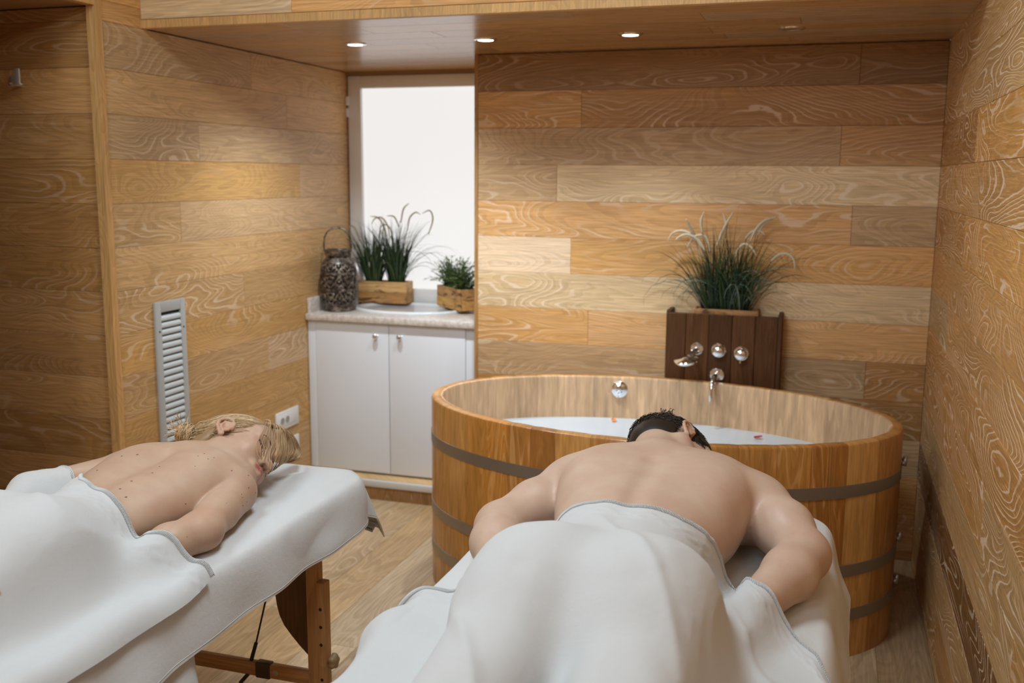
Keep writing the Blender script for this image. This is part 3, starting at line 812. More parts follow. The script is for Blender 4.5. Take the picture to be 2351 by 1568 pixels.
def arc_path(base, az, lean, length, droop, n=9, wob=0.0):
    """a blade rising from base, leaning in direction az and curling over"""
    p = Vector(base); pts = [p.copy()]; el = math.pi/2-lean; seg = length/(n-1); a = az
    for i in range(n-1):
        f = i/(n-2)
        e = el - droop*f**1.8
        d = Vector((math.cos(a)*math.cos(e), math.sin(a)*math.cos(e), math.sin(e)))
        p = p+d*seg; pts.append(p.copy()); a += wob/(n-1)
    return pts
def blade_data(pts, w, twist=0.0):
    """flat tapered leaf with a shallow keel, real thickness from two faces"""
    V, F = [], []
    n = len(pts)
    for i, p in enumerate(pts):
        t = (pts[min(i+1, n-1)]-pts[max(i-1, 0)]).normalized()
        s = t.cross(Vector((0, 0, 1)))
        s = s.normalized() if s.length > 1e-3 else Vector((1, 0, 0))
        b = s.cross(t)
        a = twist; s2 = s*math.cos(a)+b*math.sin(a); b2 = s2.cross(t)
        f = i/(n-1); ww = w*(0.75+0.5*f if f < 0.4 else max(0.04, 1.0-((f-0.4)/0.6)**1.6))
        V += [p-s2*ww/2, p+b2*ww*0.22, p+s2*ww/2]
    for i in range(n-1):
        for k in range(2):
            F.append((i*3+k, i*3+k+1, (i+1)*3+k+1, (i+1)*3+k))
    return V, F
def grass_tuft(root, spots, nb, hrange, R, cols, wid=(0.003, 0.006), lean=(0.02, 0.35), droop=(0.1, 1.6), azf=None, keep=None):
    mb = MB()
    for k in range(nb):
        sx, sy, sz, sr = R.choice(spots)
        a = R.uniform(0, 2*math.pi) if azf is None else azf(R)
        r = sr*math.sqrt(R.random())
        base = (sx+r*math.cos(a), sy+0.5*r*math.sin(a), sz)
        h = R.uniform(*hrange); l = R.uniform(*lean)
        pts = arc_path(base, a, l, h, R.uniform(*droop)*(0.5+l*2), 8, R.uniform(-.5, .5))
        if keep and not keep(pts): continue
        c = R.choice(cols); kk = R.uniform(0.7, 1.3)
        mb.add(blade_data(pts, R.uniform(*wid), R.uniform(-.9, .9)), tuple(x*kk for x in c))
    return mb.build('grass_blades', M_leaf, root, True, kind='stuff')
def plume(root, ctrl, r0=0.0045, fuzz=90, R=rnd, col=(0.66, 0.57, 0.42)):
    """curved fuzzy seed head along control points"""
    pts = [Vector(c) for c in ctrl]
    # catmull resample
    out = []
    P = [pts[0]*2-pts[1]]+pts+[pts[-1]*2-pts[-2]]
    for i in range(1, len(P)-2):
        for k in range(5):
            t = k/5
            out.append(0.5*((2*P[i])+(-P[i-1]+P[i+1])*t+(2*P[i-1]-5*P[i]+4*P[i+1]-P[i+2])*t*t+(-P[i-1]+3*P[i]-3*P[i+1]+P[i+2])*t**3))
    out.append(pts[-1])
    n = len(out); rad = [r0*(0.35+0.75*math.sin(math.pi*min(1, (i+1.5)/(n)))**0.7) for i in range(n)]
    mb = MB(); mb.add(tube_data(out, rad, 7), col)
    for k in range(fuzz):
        i = R.randrange(0, n-1); p = out[i]; t = (out[i+1]-p).normalized()
        d = Vector((R.gauss(0, 1), R.gauss(0, 1), R.gauss(0, 1))); d = (d-t*d.dot(t)).normalized()
        q = p+d*rad[i]*0.8; e = q+(d*0.6+t)*rad[i]*1.3
        s = t.cross(d)*0.0005
        o = len(mb.V); mb.V += [q-s, q+s, e]; mb.F.append((o, o+1, o+2)); mb.col += [tuple(x*1.05 for x in col)]*3
    return mb.build('seed_plume', M_plume, root)

R1 = random.Random(3)
GREENS = [(0.02, 0.045, 0.018), (0.03, 0.062, 0.022), (0.05, 0.085, 0.028), (0.02, 0.042, 0.026), (0.09, 0.11, 0.045)]
# -- grass planter on the walnut panel
pg = empty('grass_planter', (-0.403, 4.222, 0.9155), label='potted green grass with white plumes on the walnut panel', cat='plant')
crate(pg, 0.262, 0.09, 0.112, [(0.42, 0.21, 0.08, .5), (0.36, 0.17, 0.06, .5)], 2, 0.008)
spots = [(-0.06, 0, 0.09, 0.035), (0.055, 0, 0.09, 0.035), (0.0, 0.0, 0.09, 0.05)]
YLIM = 4.272-4.222
kp = lambda pts: all(p.y < YLIM for p in pts)
grass_tuft(pg, spots, 520, (0.12, 0.38), R1, GREENS, (0.0032, 0.0065), (0.0, 0.42), (0.1, 1.1), keep=kp)
grass_tuft(pg, spots, 95, (0.25, 0.44), R1, GREENS+[(0.2, 0.26, 0.22), (0.14, 0.2, 0.17)], (0.0035, 0.006), (0.25, 0.65), (0.9, 1.9), azf=lambda R: R.choice([0, math.pi])+R.gauss(0, .7)-0.15, keep=kp)
def P0(px, pz): return (px+0.403, None, pz)
def plan(pl, root, y0, ylean, org, R, **k):
    """plumes given as x,z in world; y eases forward"""
    for pp in pl:
        n = len(pp); yy0 = y0+R.uniform(-0.015, 0.015); yl = ylean*R.uniform(-0.3, 1.0)
        plume(root, [(x-org[0], yy0+yl*i/(n-1)-org[1], z-org[2]) for i, (x, z) in enumerate(pp)], R=R, **k)
plan([[(-0.50, 1.262), (-0.535, 1.315), (-0.59, 1.343), (-0.635, 1.335), (-0.657, 1.30)],
      [(-0.515, 1.275), (-0.54, 1.315), (-0.575, 1.33), (-0.605, 1.32), (-0.618, 1.307)],
      [(-0.545, 1.33), (-0.565, 1.365), (-0.578, 1.395)],
      [(-0.482, 1.255), (-0.492, 1.305), (-0.512, 1.328), (-0.55, 1.318), (-0.575, 1.275)],
      [(-0.513, 1.335), (-0.52, 1.385), (-0.508, 1.425)],
      [(-0.453, 1.285), (-0.435, 1.335), (-0.415, 1.38), (-0.39, 1.425)],
      [(-0.418, 1.345), (-0.42, 1.385), (-0.432, 1.42)],
      [(-0.38, 1.235), (-0.365, 1.275), (-0.34, 1.298), (-0.312, 1.285), (-0.292, 1.255)],
      [(-0.338, 1.318), (-0.318, 1.345), (-0.285, 1.352), (-0.262, 1.338)],
      [(-0.32, 1.305), (-0.30, 1.355), (-0.265, 1.395), (-0.215, 1.41)],
      [(-0.29, 1.335), (-0.272, 1.375), (-0.235, 1.40)],
      [(-0.233, 1.23), (-0.205, 1.258), (-0.17, 1.262), (-0.145, 1.24), (-0.138, 1.20)]], pg, 4.21, -0.04, pg.location, R1, r0=0.0052)
# thin stems carrying the plumes
mb = MB()
for (x, z) in ((-0.50, 1.262), (-0.515, 1.275), (-0.482, 1.255), (-0.453, 1.285), (-0.38, 1.235), (-0.338, 1.318), (-0.32, 1.305), (-0.233, 1.23), (-0.545, 1.33), (-0.513, 1.335), (-0.418, 1.345), (-0.29, 1.335)):
    bx = -0.403+max(-.07, min(.07, (x+0.403)*0.5))
    mb.add(tube_data([(bx+0.403, 0, 0.09), ((bx+x)/2+0.403, -0.006, (1.0+z)/2-pg.location.z), (x+0.403, -0.012, z-pg.location.z)], 0.0011, 5), (0.12, 0.15, 0.06))
mb.build('stems', M_leaf, pg, True, kind='stuff')
# a few tall dark blades
mb = MB()
for (x0, z0, x1, z1) in ((-0.40, 1.0, -0.372, 1.46), (-0.47, 1.0, -0.505, 1.435), (-0.49, 1.0, -0.60, 1.385), (-0.41, 1.0, -0.43, 1.36)):
    pts = [Vector((x0+(x1-x0)*(t**1.4)+0.403, -0.01, z0+(z1-z0)*t-pg.location.z)) for t in [i/8 for i in range(9)]]
    mb.add(blade_data(pts, 0.005, 0.2), (0.03, 0.06, 0.03))
mb.build('tall_blades', M_leaf, pg, True, kind='stuff')

# -- grass crate in front of the window
gc = empty('grass_crate', (-2.205, 4.765, 0.9090), 0.06, label='scorched wooden crate of tall thin grass before the window', cat='plant')
crate(gc, 0.265, 0.10, 0.112, [(0.62, 0.36, 0.14, .6), (0.5, 0.27, 0.09, .7), (0.45, 0.22, 0.07, .5)], 2, 0.012)
spots = [(-0.065, 0, 0.09, 0.04), (0.06, 0, 0.09, 0.04)]
kp2 = lambda pts: all(p.y < 0.07 for p in pts) and all((p.x-0.0) > -0.235 or p.y < 10 for p in pts)
grass_tuft(gc, spots, 400, (0.14, 0.38), R1, GREENS, (0.004, 0.0078), (0.0, 0.30), (0.1, 0.9), keep=kp2)
grass_tuft(gc, spots, 60, (0.3, 0.48), R1, GREENS+[(0.15, 0.17, 0.08)], (0.0026, 0.0045), (0.2, 0.62), (0.7, 1.7), azf=lambda R: R.choice([0, 0, math.pi])+R.gauss(0, .6), keep=lambda pts: all(p.y < 0.07 and p.x > -0.22 for p in pts))
lc = (-2.205, 4.765, 0.9065)
plan([[(-2.20, 1.25), (-2.215, 1.31), (-2.245, 1.345), (-2.285, 1.35)], [(-2.17, 1.24), (-2.185, 1.31), (-2.215, 1.345), (-2.25, 1.34), (-2.27, 1.31)],
      [(-2.155, 1.23), (-2.17, 1.29), (-2.2, 1.31), (-2.23, 1.29)], [(-2.13, 1.30), (-2.15, 1.35), (-2.185, 1.355)],
      [(-2.345, 1.22), (-2.365, 1.28), (-2.395, 1.30), (-2.415, 1.27)], [(-2.08, 1.28), (-2.065, 1.345), (-2.03, 1.375), (-2.0, 1.365)],
      [(-2.12, 1.32), (-2.105, 1.39), (-2.075, 1.42)], [(-1.965, 1.265), (-1.94, 1.34), (-1.955, 1.385), (-1.995, 1.37)]], gc, 4.76, -0.03, lc, R1, r0=0.0036, fuzz=60, col=(0.42, 0.36, 0.22))

mb = MB()
for (x, z) in ((-2.20, 1.25), (-2.17, 1.24), (-2.155, 1.23), (-2.13, 1.30), (-2.345, 1.22), (-2.08, 1.28), (-2.12, 1.32), (-1.965, 1.265)):
    bx = (-2.27 if x < -2.2 else -2.145)
    mb.add(tube_data([(bx-lc[0], 0, 0.09), ((bx*0.6+x*0.4)-lc[0], -0.004, 0.12+(z-1.0)*0.55), (x-lc[0], -0.006, z-lc[2]+0.01)], 0.0012, 5), (0.10, 0.13, 0.05))
mb.build('stems', M_leaf, gc, True, kind='stuff')

# -- leafy shrub in a crate, turned towards the sink
sc_ = empty('shrub_crate', (-1.776, 4.69, 0.9090), -0.77, label='low leafy green plant in a wooden crate beside the wall edge', cat='plant')
crate(sc_, 0.272, 0.105, 0.106, [(0.50, 0.28, 0.11, .5), (0.42, 0.19, 0.06, .5), (0.62, 0.34, 0.1, .4)], 2, 0.012)
mb = MB(); R2 = random.Random(11)
LG = [(0.13, 0.2, 0.045), (0.09, 0.16, 0.035), (0.18, 0.24, 0.07), (0.05, 0.10, 0.03), (0.1, 0.18, 0.09)]
for k in range(190):
    a = R2.uniform(0, 2*math.pi); sx = R2.uniform(-0.11, 0.11); sy = R2.uniform(-0.035, 0.035)
    pts = arc_path((sx, sy, 0.09), a, R2.uniform(0.05, 0.95), R2.uniform(0.07, 0.17), R2.uniform(0.0, 0.9), 6)
    W_ = [Matrix.Rotation(-0.77, 3, 'Z') @ p + sc_.location for p in pts]
    if any(w.x > XO-0.012 or w.y > YW-0.02 for w in W_): continue
    mb.add(tube_data(pts, 0.0009, 4, False), (0.06, 0.1, 0.03))
    for i in range(1, len(pts)):
        for s_ in (-1, 1, 0):
            d = (pts[i]-pts[i-1]).normalized()
            sd = d.cross(Vector((0, 0, 1))); sd = (sd.normalized() if sd.length > 1e-3 else Vector((1, 0, 0)))
            dr = (d*0.7+sd*s_*R2.uniform(0.6, 1.2)+Vector((0, 0, R2.uniform(-.1, .4)))).normalized()
            L_ = R2.uniform(0.014, 0.03); q = [pts[i]+dr*L_*t+Vector((0, 0, -0.004*t*t)) for t in (0, .35, .7, 1)]
            c = R2.choice(LG); f = 0.55+0.75*i/len(pts)
            mb.add(blade_data(q, R2.uniform(0.004, 0.007), R2.uniform(-.5, .5)), tuple(x*f for x in c))
mb.build('foliage', M_leaf, sc_, True, kind='stuff')

# ------------------------------------------------------------------ pierced metal lantern
ln = empty('lantern', (-2.335, 4.49, 0.8935), label='tall pierced dark metal lantern with a wire handle', cat='lantern')
M_lant = NT('aged_lantern_metal'); tcn = M_lant.n('ShaderNodeTexCoord').outputs['Object']
nz = M_lant.noise(tcn, 38, 4, 0.65)
M_lant = M_lant.set(Base_Color=M_lant.ramp(nz, [(0.38, (0.045, 0.037, 0.03)), (0.52, (0.17, 0.142, 0.118)), (0.66, (0.42, 0.385, 0.34))]), Roughness=0.4, Metallic=0.75)
LP = [(0.070, 0.028), (0.084, 0.045), (0.0895, 0.08), (0.0905, 0.14), (0.0895, 0.185), (0.086, 0.215), (0.077, 0.242), (0.062, 0.262), (0.052, 0.272)]
def lant_r(z):
    return float(np.interp(z, [p[1] for p in LP], [p[0] for p in LP]))
NA, NZ = 168, 84
Vv, Ff, keepv = [], [], {}
def motif(a, z):
    """ornamental scroll pattern: True where metal stays"""
    rep = 6; u = (a/(2*math.pi)*rep) % 1.0; u = abs(u-0.5)*2; v = (z-0.03)/0.24
    w = (v*3.0) % 1.0
    x, y = u, (w-0.5)*2
    band = abs(y) > 0.86
    d1 = math.hypot((x-0.0)/0.36, y/0.75); d2 = math.hypot((x-1.0)/0.42, y/0.62)
    sc1 = math.sin(9*x+5*y*y)*math.cos(8*y-3*x)
    ring = 0.78 < d1 < 1.06 or 0.72 < d2 < 1.02
    core = d1 < 0.34 or d2 < 0.3
    return band or ring or core or sc1 > 0.28
for j in range(NZ+1):
    z = 0.028+(0.272-0.028)*j/NZ; r = lant_r(z)
    for i in range(NA):
        a = 2*math.pi*i/NA; Vv.append((r*math.cos(a), r*math.sin(a), z))
for j in range(NZ):
    zc = 0.028+(0.272-0.028)*(j+0.5)/NZ
    for i in range(NA):
        if j > 3 and j < NZ-12 and not motif(2*math.pi*(i+0.5)/NA, zc): continue
        Ff.append((j*NA+i, j*NA+(i+1) % NA, (j+1)*NA+(i+1) % NA, (j+1)*NA+i))
lb = mesh_obj('pierced_body', Vv, Ff, M_lant, ln, True)
md = lb.modifiers.new('thick', 'SOLIDIFY'); md.thickness = 0.0035; md.offset = -1
lathe('foot_ring', [(0.0, 0.0), (0.066, 0.0), (0.068, 0.006), (0.066, 0.024), (0.071, 0.029), (0.066, 0.031), (0.0, 0.031)], M_lant, ln, 40)
lathe('collar', [(0.054, 0.268), (0.060, 0.272), (0.064, 0.280), (0.064, 0.300), (0.0665, 0.304), (0.064, 0.306), (0.058, 0.304), (0.057, 0.275)], M_lant, ln, 40)
lathe('glass_cylinder', [(0.0, 0.034), (0.052, 0.034), (0.054, 0.04), (0.054, 0.26), (0.050, 0.26), (0.050, 0.04), (0.0, 0.038)], plain('smoked_glass', (0.08, 0.07, 0.06), 0.15), ln, 32)
tube('handle', [(0.066*math.cos(0.35)*c, 0.066*math.sin(0.35)*c, z) for (c, z) in ((-1.0, 0.296), (-1.02, 0.33), (-0.96, 0.365), (-0.78, 0.39), (-0.45, 0.407), (0, 0.412), (0.45, 0.407), (0.78, 0.39), (0.96, 0.365), (1.02, 0.33), (1.0, 0.296))], 0.0042, M_lant, ln, 8)
# ribbed grey vase half hidden behind the lantern
vz = MB(); V, F = [], []
prof = [(0.026, 0.0), (0.03, 0.004), (0.024, 0.02), (0.03, 0.05), (0.042, 0.09), (0.046, 0.12), (0.036, 0.15), (0.02, 0.168), (0.016, 0.185), (0.021, 0.195)]
n = 64
for (r, z) in prof:
    for k in range(n):
        a = 2*math.pi*k/n; rr = r*(1+0.07*math.cos(10*a+z*40)); V.append((rr*math.cos(a), rr*math.sin(a), z))
for i in range(len(prof)-1):
    for k in range(n): F.append((i*n+k, i*n+(k+1) % n, (i+1)*n+(k+1) % n, (i+1)*n+k))
F.append(tuple(range(n-1, -1, -1)))
vo = mesh_obj('ribbed_vase', V, F, plain('silver_glaze', (0.5, 0.47, 0.46), 0.3, 0.5), None, True, label='pale grey ribbed vase half hidden between lantern and grass crate', cat='vase')
vo.location = (-2.372, 4.755, 0.8935); vo.scale = (0.95, 0.95, 1.25)

# ------------------------------------------------------------------ people: one continuous surface each, from blended distance fields
class Field:
    def __init__(s, xs, ys, zs):
        s.ax = [np.asarray(a, dtype=np.float32) for a in (xs, ys, zs)]
        s.V = np.full([len(a) for a in s.ax], 0.25, dtype=np.float32)
    def region(s, lo, hi):
        sl = []
        for a, l, h in zip(s.ax, lo, hi):
            i0 = max(0, int(np.searchsorted(a, l))-1); i1 = min(len(a), int(np.searchsorted(a, h))+1)
            sl.append(slice(i0, max(i1, i0+1)))
        X = s.ax[0][sl[0]][:, None, None]; Y = s.ax[1][sl[1]][None, :, None]; Z = s.ax[2][sl[2]][None, None, :]
        return tuple(sl), X, Y, Z
    def blend(s, sl, d, k, sub=False):
        a = s.V[sl]
        if sub:
            d = -d; h = np.maximum(k-np.abs(a-d), 0)/k; s.V[sl] = np.maximum(a, d)+h*h*k*0.25
        else:
            h = np.maximum(k-np.abs(a-d), 0)/k; s.V[sl] = np.minimum(a, d)-h*h*k*0.25
    def ell(s, c, r, k=0.03, R=None, sub=False):
        m = max(r)+k+0.03 if R is not None else None
        lo = [c[i]-(m or r[i]+k+0.03) for i in range(3)]; hi = [c[i]+(m or r[i]+k+0.03) for i in range(3)]
        sl, X, Y, Z = s.region(lo, hi)
        x, y, z = X-c[0], Y-c[1], Z-c[2]
        if R is not None:
            x, y, z = (x*R[0][0]+y*R[1][0]+z*R[2][0], x*R[0][1]+y*R[1][1]+z*R[2][1], x*R[0][2]+y*R[1][2]+z*R[2][2])
        k0 = np.sqrt((x/r[0])**2+(y/r[1])**2+(z/r[2])**2); k1 = np.sqrt((x/r[0]**2)**2+(y/r[1]**2)**2+(z/r[2]**2)**2)
        s.blend(sl, (k0*(k0-1.0)/np.maximum(k1, 1e-6)).astype(np.float32), k, sub)
    def cone(s, a, b, ra, rb, k=0.03, sub=False):
        a, b = np.array(a, dtype=float), np.array(b, dtype=float); m = max(ra, rb)+k+0.03
        sl, X, Y, Z = s.region(np.minimum(a, b)-m, np.maximum(a, b)+m)
        ba = b-a; l2 = float(ba@ba)
        t = np.clip(((X-a[0])*ba[0]+(Y-a[1])*ba[1]+(Z-a[2])*ba[2])/l2, 0, 1)
        d = np.sqrt((X-a[0]-t*ba[0])**2+(Y-a[1]-t*ba[1])**2+(Z-a[2]-t*ba[2])**2)-(ra+(rb-ra)*t)
        s.blend(sl, d.astype(np.float32), k, sub)
    def chain(s, pts, rad, k=0.02):
        for i in range(len(pts)-1): s.cone(pts[i], pts[i+1], rad[i], rad[i+1], k)
    def above(s, z, k=0.012):       # flatten what lies on the table
        d = (z-s.ax[2])[None, None, :]+np.zeros_like(s.V); h = np.maximum(k-np.abs(s.V-d), 0)/k
        s.V = np.maximum(s.V, d)+h*h*k*0.25
    def top(s):
        """height field of the figure: highest z inside, per column (nan where empty)"""
        ins = s.V < 0; nz = len(s.ax[2])
        last = nz-1-np.argmax(ins[:, :, ::-1], axis=2); has = ins.any(axis=2)
        z = s.ax[2][last]
        return np.where(has, z, -1.0)
    def mesh(s):
        V = s.V; xs, ys, zs = s.ax
        ins = V < 0
        nx, ny, nz = V.shape
        c = ins[:-1, :-1, :-1].astype(np.int8)
        cnt = sum(ins[i:nx-1+i, j:ny-1+j, k:nz-1+k].astype(np.int8) for i in (0, 1) for j in (0, 1) for k in (0, 1))
        act = (cnt > 0) & (cnt < 8)
        I, J, K = np.nonzero(act)
        acc = np.zeros((len(I), 3)); n = np.zeros(len(I))
        co = [(0, 0, 0), (1, 0, 0), (0, 1, 0), (1, 1, 0), (0, 0, 1), (1, 0, 1), (0, 1, 1), (1, 1, 1)]
        val = [V[I+a, J+b, K+d] for (a, b, d) in co]
        pos = [np.stack([xs[I+a], ys[J+b], zs[K+d]], 1).astype(float) for (a, b, d) in co]
        for (p, q) in ((0, 1), (2, 3), (4, 5), (6, 7), (0, 2), (1, 3), (4, 6), (5, 7), (0, 4), (1, 5), (2, 6), (3, 7)):
            m = (val[p] < 0) != (val[q] < 0)
            t = np.where(m, val[p]/np.where(m, val[p]-val[q], 1), 0)[:, None]
            acc += np.where(m[:, None], pos[p]+(pos[q]-pos[p])*t, 0); n += m
        P = acc/n[:, None]
        idx = np.full(act.shape, -1, dtype=np.int64); idx[I, J, K] = np.arange(len(I))
        Q = []
        for ax in range(3):
            sl0 = [slice(None)]*3; sl1 = [slice(None)]*3; sl0[ax] = slice(0, -1); sl1[ax] = slice(1, None)
            a, b = ins[tuple(sl0)], ins[tuple(sl1)]
            e = a != b
            ii = np.array(np.nonzero(e)).T
            o1, o2 = (ax+1) % 3, (ax+2) % 3
            ii = ii[(ii[:, o1] > 0) & (ii[:, o2] > 0) & (ii[:, o1] < act.shape[o1]) & (ii[:, o2] < act.shape[o2])]
            fl = a[tuple(ii.T)]
            def at(d1, d2):
                j = ii.copy(); j[:, o1] -= d1; j[:, o2] -= d2; return idx[tuple(j.T)]
            q = np.stack([at(1, 1), at(0, 1), at(0, 0), at(1, 0)], 1)
            q[~fl] = q[~fl][:, ::-1]
            Q.append(q)
        Q = np.concatenate(Q); Q = Q[(Q >= 0).all(1)]
        return P, Q
def relax(P, Q, it=2, lam=0.5, mask=None):
    E = np.concatenate([Q[:, [0, 1]], Q[:, [1, 2]], Q[:, [2, 3]], Q[:, [3, 0]]]); n = len(P)
    for _ in range(it):
        for l in (lam, -lam*1.03):
            S = np.zeros_like(P); c = np.zeros(n)
            np.add.at(S, E[:, 0], P[E[:, 1]]); np.add.at(c, E[:, 0], 1)
            np.add.at(S, E[:, 1], P[E[:, 0]]); np.add.at(c, E[:, 1], 1)
            d = S/np.maximum(c, 1)[:, None]-P
            P = P+l*d*(1 if mask is None else mask[:, None])
    return P
def fast_mesh(name, P, Q, mat, parent=None):
    me = bpy.data.meshes.new(name)
    me.vertices.add(len(P)); me.vertices.foreach_set('co', P.astype(np.float32).ravel())
    me.loops.add(len(Q)*4); me.loops.foreach_set('vertex_index', Q.astype(np.int32).ravel())
    me.polygons.add(len(Q)); me.polygons.foreach_set('loop_start', np.arange(0, len(Q)*4, 4, dtype=np.int32))
    me.update(calc_edges=True); me.validate(); me.shade_smooth()
    me.materials.append(mat)
    o = bpy.data.objects.new(name, me); C.objects.link(o)
    if parent: o.parent = parent
    return o
def set_tint(o, col):
    a = o.data.attributes.new('tint', 'FLOAT_COLOR', 'POINT')
    a.data.foreach_set('color', np.concatenate([col, np.ones((len(col), 1))], 1).astype(np.float32).ravel())
def axis_pts(*segs):
    out = []
    for (a, b, st) in segs: out += list(np.arange(a, b-1e-6, st))
    out.append(segs[-1][1]); return out

class HeadFrame:
    def __init__(s, c, F, L, U, sc):
        s.c = np.array(c, float); s.A = np.stack([F, L, U], 1).astype(float); s.s = sc
        # orthonormalise
        u, _, vt = np.linalg.svd(s.A); s.A = u@vt
    def w(s, p): return s.c+s.s*(s.A@np.array(p, float))
    def loc(s, P): return (np.asarray(P)-s.c)@s.A/s.s
def build_head(f, H, female=True):
    s = H.s; W = H.w; R = H.A
    def E(c, r, k, sub=False): f.ell(W(c), tuple(x*s for x in r), k*s, R, sub)
    def CN(a, b, ra, rb, k, sub=False): f.cone(W(a), W(b), ra*s, rb*s, k*s, sub)
    E((-0.012, 0, 0.035), (0.098, 0.073, 0.088), 0.02)
    E((0.040, 0, 0.045), (0.050, 0.060, 0.060), 0.03)
    E((0.028, 0, -0.040), (0.060, 0.054, 0.074), 0.03)
    jw = 0.053 if female else 0.06
    for q in (-1, 1):
        CN((0.000, q*jw, -0.050), (0.066, q*0.014, -0.102), 0.017, 0.016, 0.03)
        E((0.056, q*0.036, -0.028), (0.026, 0.024, 0.026), 0.03)
        CN((0.078, q*0.012, 0.020), (0.068, q*0.046, 0.020), 0.012, 0.012, 0.02)
        E((0.0895, q*0.031, -0.001), (0.014, 0.017, 0.013), 0.012, True)       # socket
        E((0.0695, q*0.031, -0.003), (0.0135, 0.0165, 0.0125), 0.006)            # closed lid
    E((0.072, 0, -0.104), (0.020, 0.020, 0.017), 0.02)
    # nose
    CN((0.084, 0, 0.008), (0.104, 0, -0.034), 0.0085, 0.0095, 0.012)
    E((0.106, 0, -0.039), (0.0105, 0.0105, 0.009), 0.006)
    for q in (-1, 1):
        E((0.094, q*0.0115, -0.0435), (0.0105, 0.0065, 0.0075), 0.006)
        E((0.0985, q*0.0062, -0.0512), (0.006, 0.0033, 0.0042), 0.003, True)
    # lips
    E((0.078, 0, -0.072), (0.018, 0.027, 0.02), 0.012)
    for q in (-1, 1):
        CN((0.0965, q*0.005, -0.0685), (0.083, q*0.023, -0.0735), 0.0062, 0.0030, 0.006)
        CN((0.0945, q*0.000, -0.0805), (0.083, q*0.022, -0.0750), 0.0074, 0.0030, 0.006)
    for q in (-1, 1):
        CN((0.0975, q*0.022, -0.0743), (0.0985, 0, -0.0741), 0.0012, 0.0016, 0.002, True)
    # ears
    for q in (-1, 1):
        y = lambda p, o: (p[0], q*(0.072+o), p[1])
        hel = [(0.012, -0.004, .000), (0.013, 0.012, .004), (0.006, 0.024, .008), (-0.006, 0.026, .012), (-0.017, 0.018, .015), (-0.021, 0.004, .016), (-0.018, -0.012, .014), (-0.010, -0.026, .010), (-0.002, -0.036, .006)]
        P_ = [y((a, b), o) for (a, b, o) in hel]
        for i in range(len(P_)-1): CN(P_[i], P_[i+1], 0.0042, 0.0042, 0.004)
        E(y((0.000, -0.036), .006), (0.0075, 0.0045, 0.0085), 0.004)
        E(y((-0.005, -0.002), .004), (0.016, 0.0055, 0.024), 0.004)
        anti = [(0.004, 0.012, .009), (-0.008, 0.010, .012), (-0.011, -0.004, .012), (-0.006, -0.018, .010), (0.002, -0.024, .007)]
        P_ = [y((a, b), o) for (a, b, o) in anti]
        for i in range(len(P_)-1): CN(P_[i], P_[i+1], 0.0028, 0.0028, 0.003)
        CN(y((0.010, -0.006), .004), y((0.009, -0.016), .005), 0.0038, 0.0035, 0.003)
        E(y((0.001, -0.006), .0125), (0.0065, 0.0075, 0.011), 0.003, True)
def skin_tint(P, H, lips=1.0):
    """natural colour differences of the skin: lips, cheeks, ears, elbows; plus nostril shade put into the colour"""
    q = H.loc(P); n = len(P); col = np.ones((n, 3))
    def put(w, c): 
        nonlocal col
        col = col*(1-w[:, None])+col*np.array(c)*w[:, None]
    def bl(c, r): return np.exp(-(((q-np.array(c))/np.array(r))**2).sum(1))
    lw = np.maximum.reduce([bl((0.096, y, -0.0735-0.0005), (0.014, 0.0085, 0.0092)) for y in (-.016, -.008, 0, .008, .016)])
    put(np.clip(lw*1.7-0.25, 0, 1)*lips, (0.74, 0.36, 0.46))
    for y in (-1, 1):
        put(0.45*bl((0.055, y*0.045, -0.025), (0.03, 0.025, 0.028)), (0.97, 0.72, 0.68))
        put(0.55*bl((-0.004, y*0.085, -0.004), (0.03, 0.016, 0.045)), (1.0, 0.74, 0.66))
        put(np.clip(1.6*bl((0.0985, y*0.0062, -0.0505), (0.005, 0.004, 0.004)), 0, 1), (0.25, 0.12, 0.1))  # nostrils darkened in colour to stand for the shade inside
    put(0.35*bl((0.108, 0, -0.042), (0.02, 0.02, 0.015)), (0.98, 0.78, 0.74))
    return col
def blush(col, P, c, r, amt, tint):
    w = amt*np.exp(-(((P-np.array(c))/np.array(r))**2).sum(1)); return col*(1-w[:, None])+col*np.array(tint)*w[:, None]
def hand(f, wr, el, side, up=(0, 0, 1), s=1.0):
    wr, el = np.array(wr), np.array(el); d = wr-el; d /= np.linalg.norm(d); u = np.array(up, float); l = np.cross(u, d); l /= np.linalg.norm(l)
    pc = wr+d*0.045*s
    f.cone(wr, wr+d*0.02*s, 0.026*s, 0.028*s, 0.015)
    for q, ln_, o in ((-0.030, 0.062, 0), (-0.010, 0.078, .004), (0.010, 0.084, .005), (0.030, 0.074, 0)):
        kn = wr+d*(0.085)*s+l*q*s; f.cone(wr+d*0.02*s+l*q*0.5*s, kn, 0.017*s, 0.0125*s, 0.012)
        m = kn+d*ln_*0.5*s; t = m+d*ln_*0.45*s-u*0.012*s
        f.cone(kn, m, 0.0105*s, 0.0095*s, 0.005); f.cone(m, t, 0.0092*s, 0.0075*s, 0.005)
    th = wr+d*0.03*s+l*side*0.028*s; t1 = th+d*0.035*s+l*side*0.025*s
    f.cone(wr+d*0.012*s, th, 0.018*s, 0.015*s, 0.012); f.cone(th, t1, 0.0135*s, 0.011*s, 0.008); f.cone(t1, t1+d*0.03*s+l*side*0.004*s, 0.0105*s, 0.0085*s, 0.005)

ZT = 0.775      # top of both massage tables, covers included
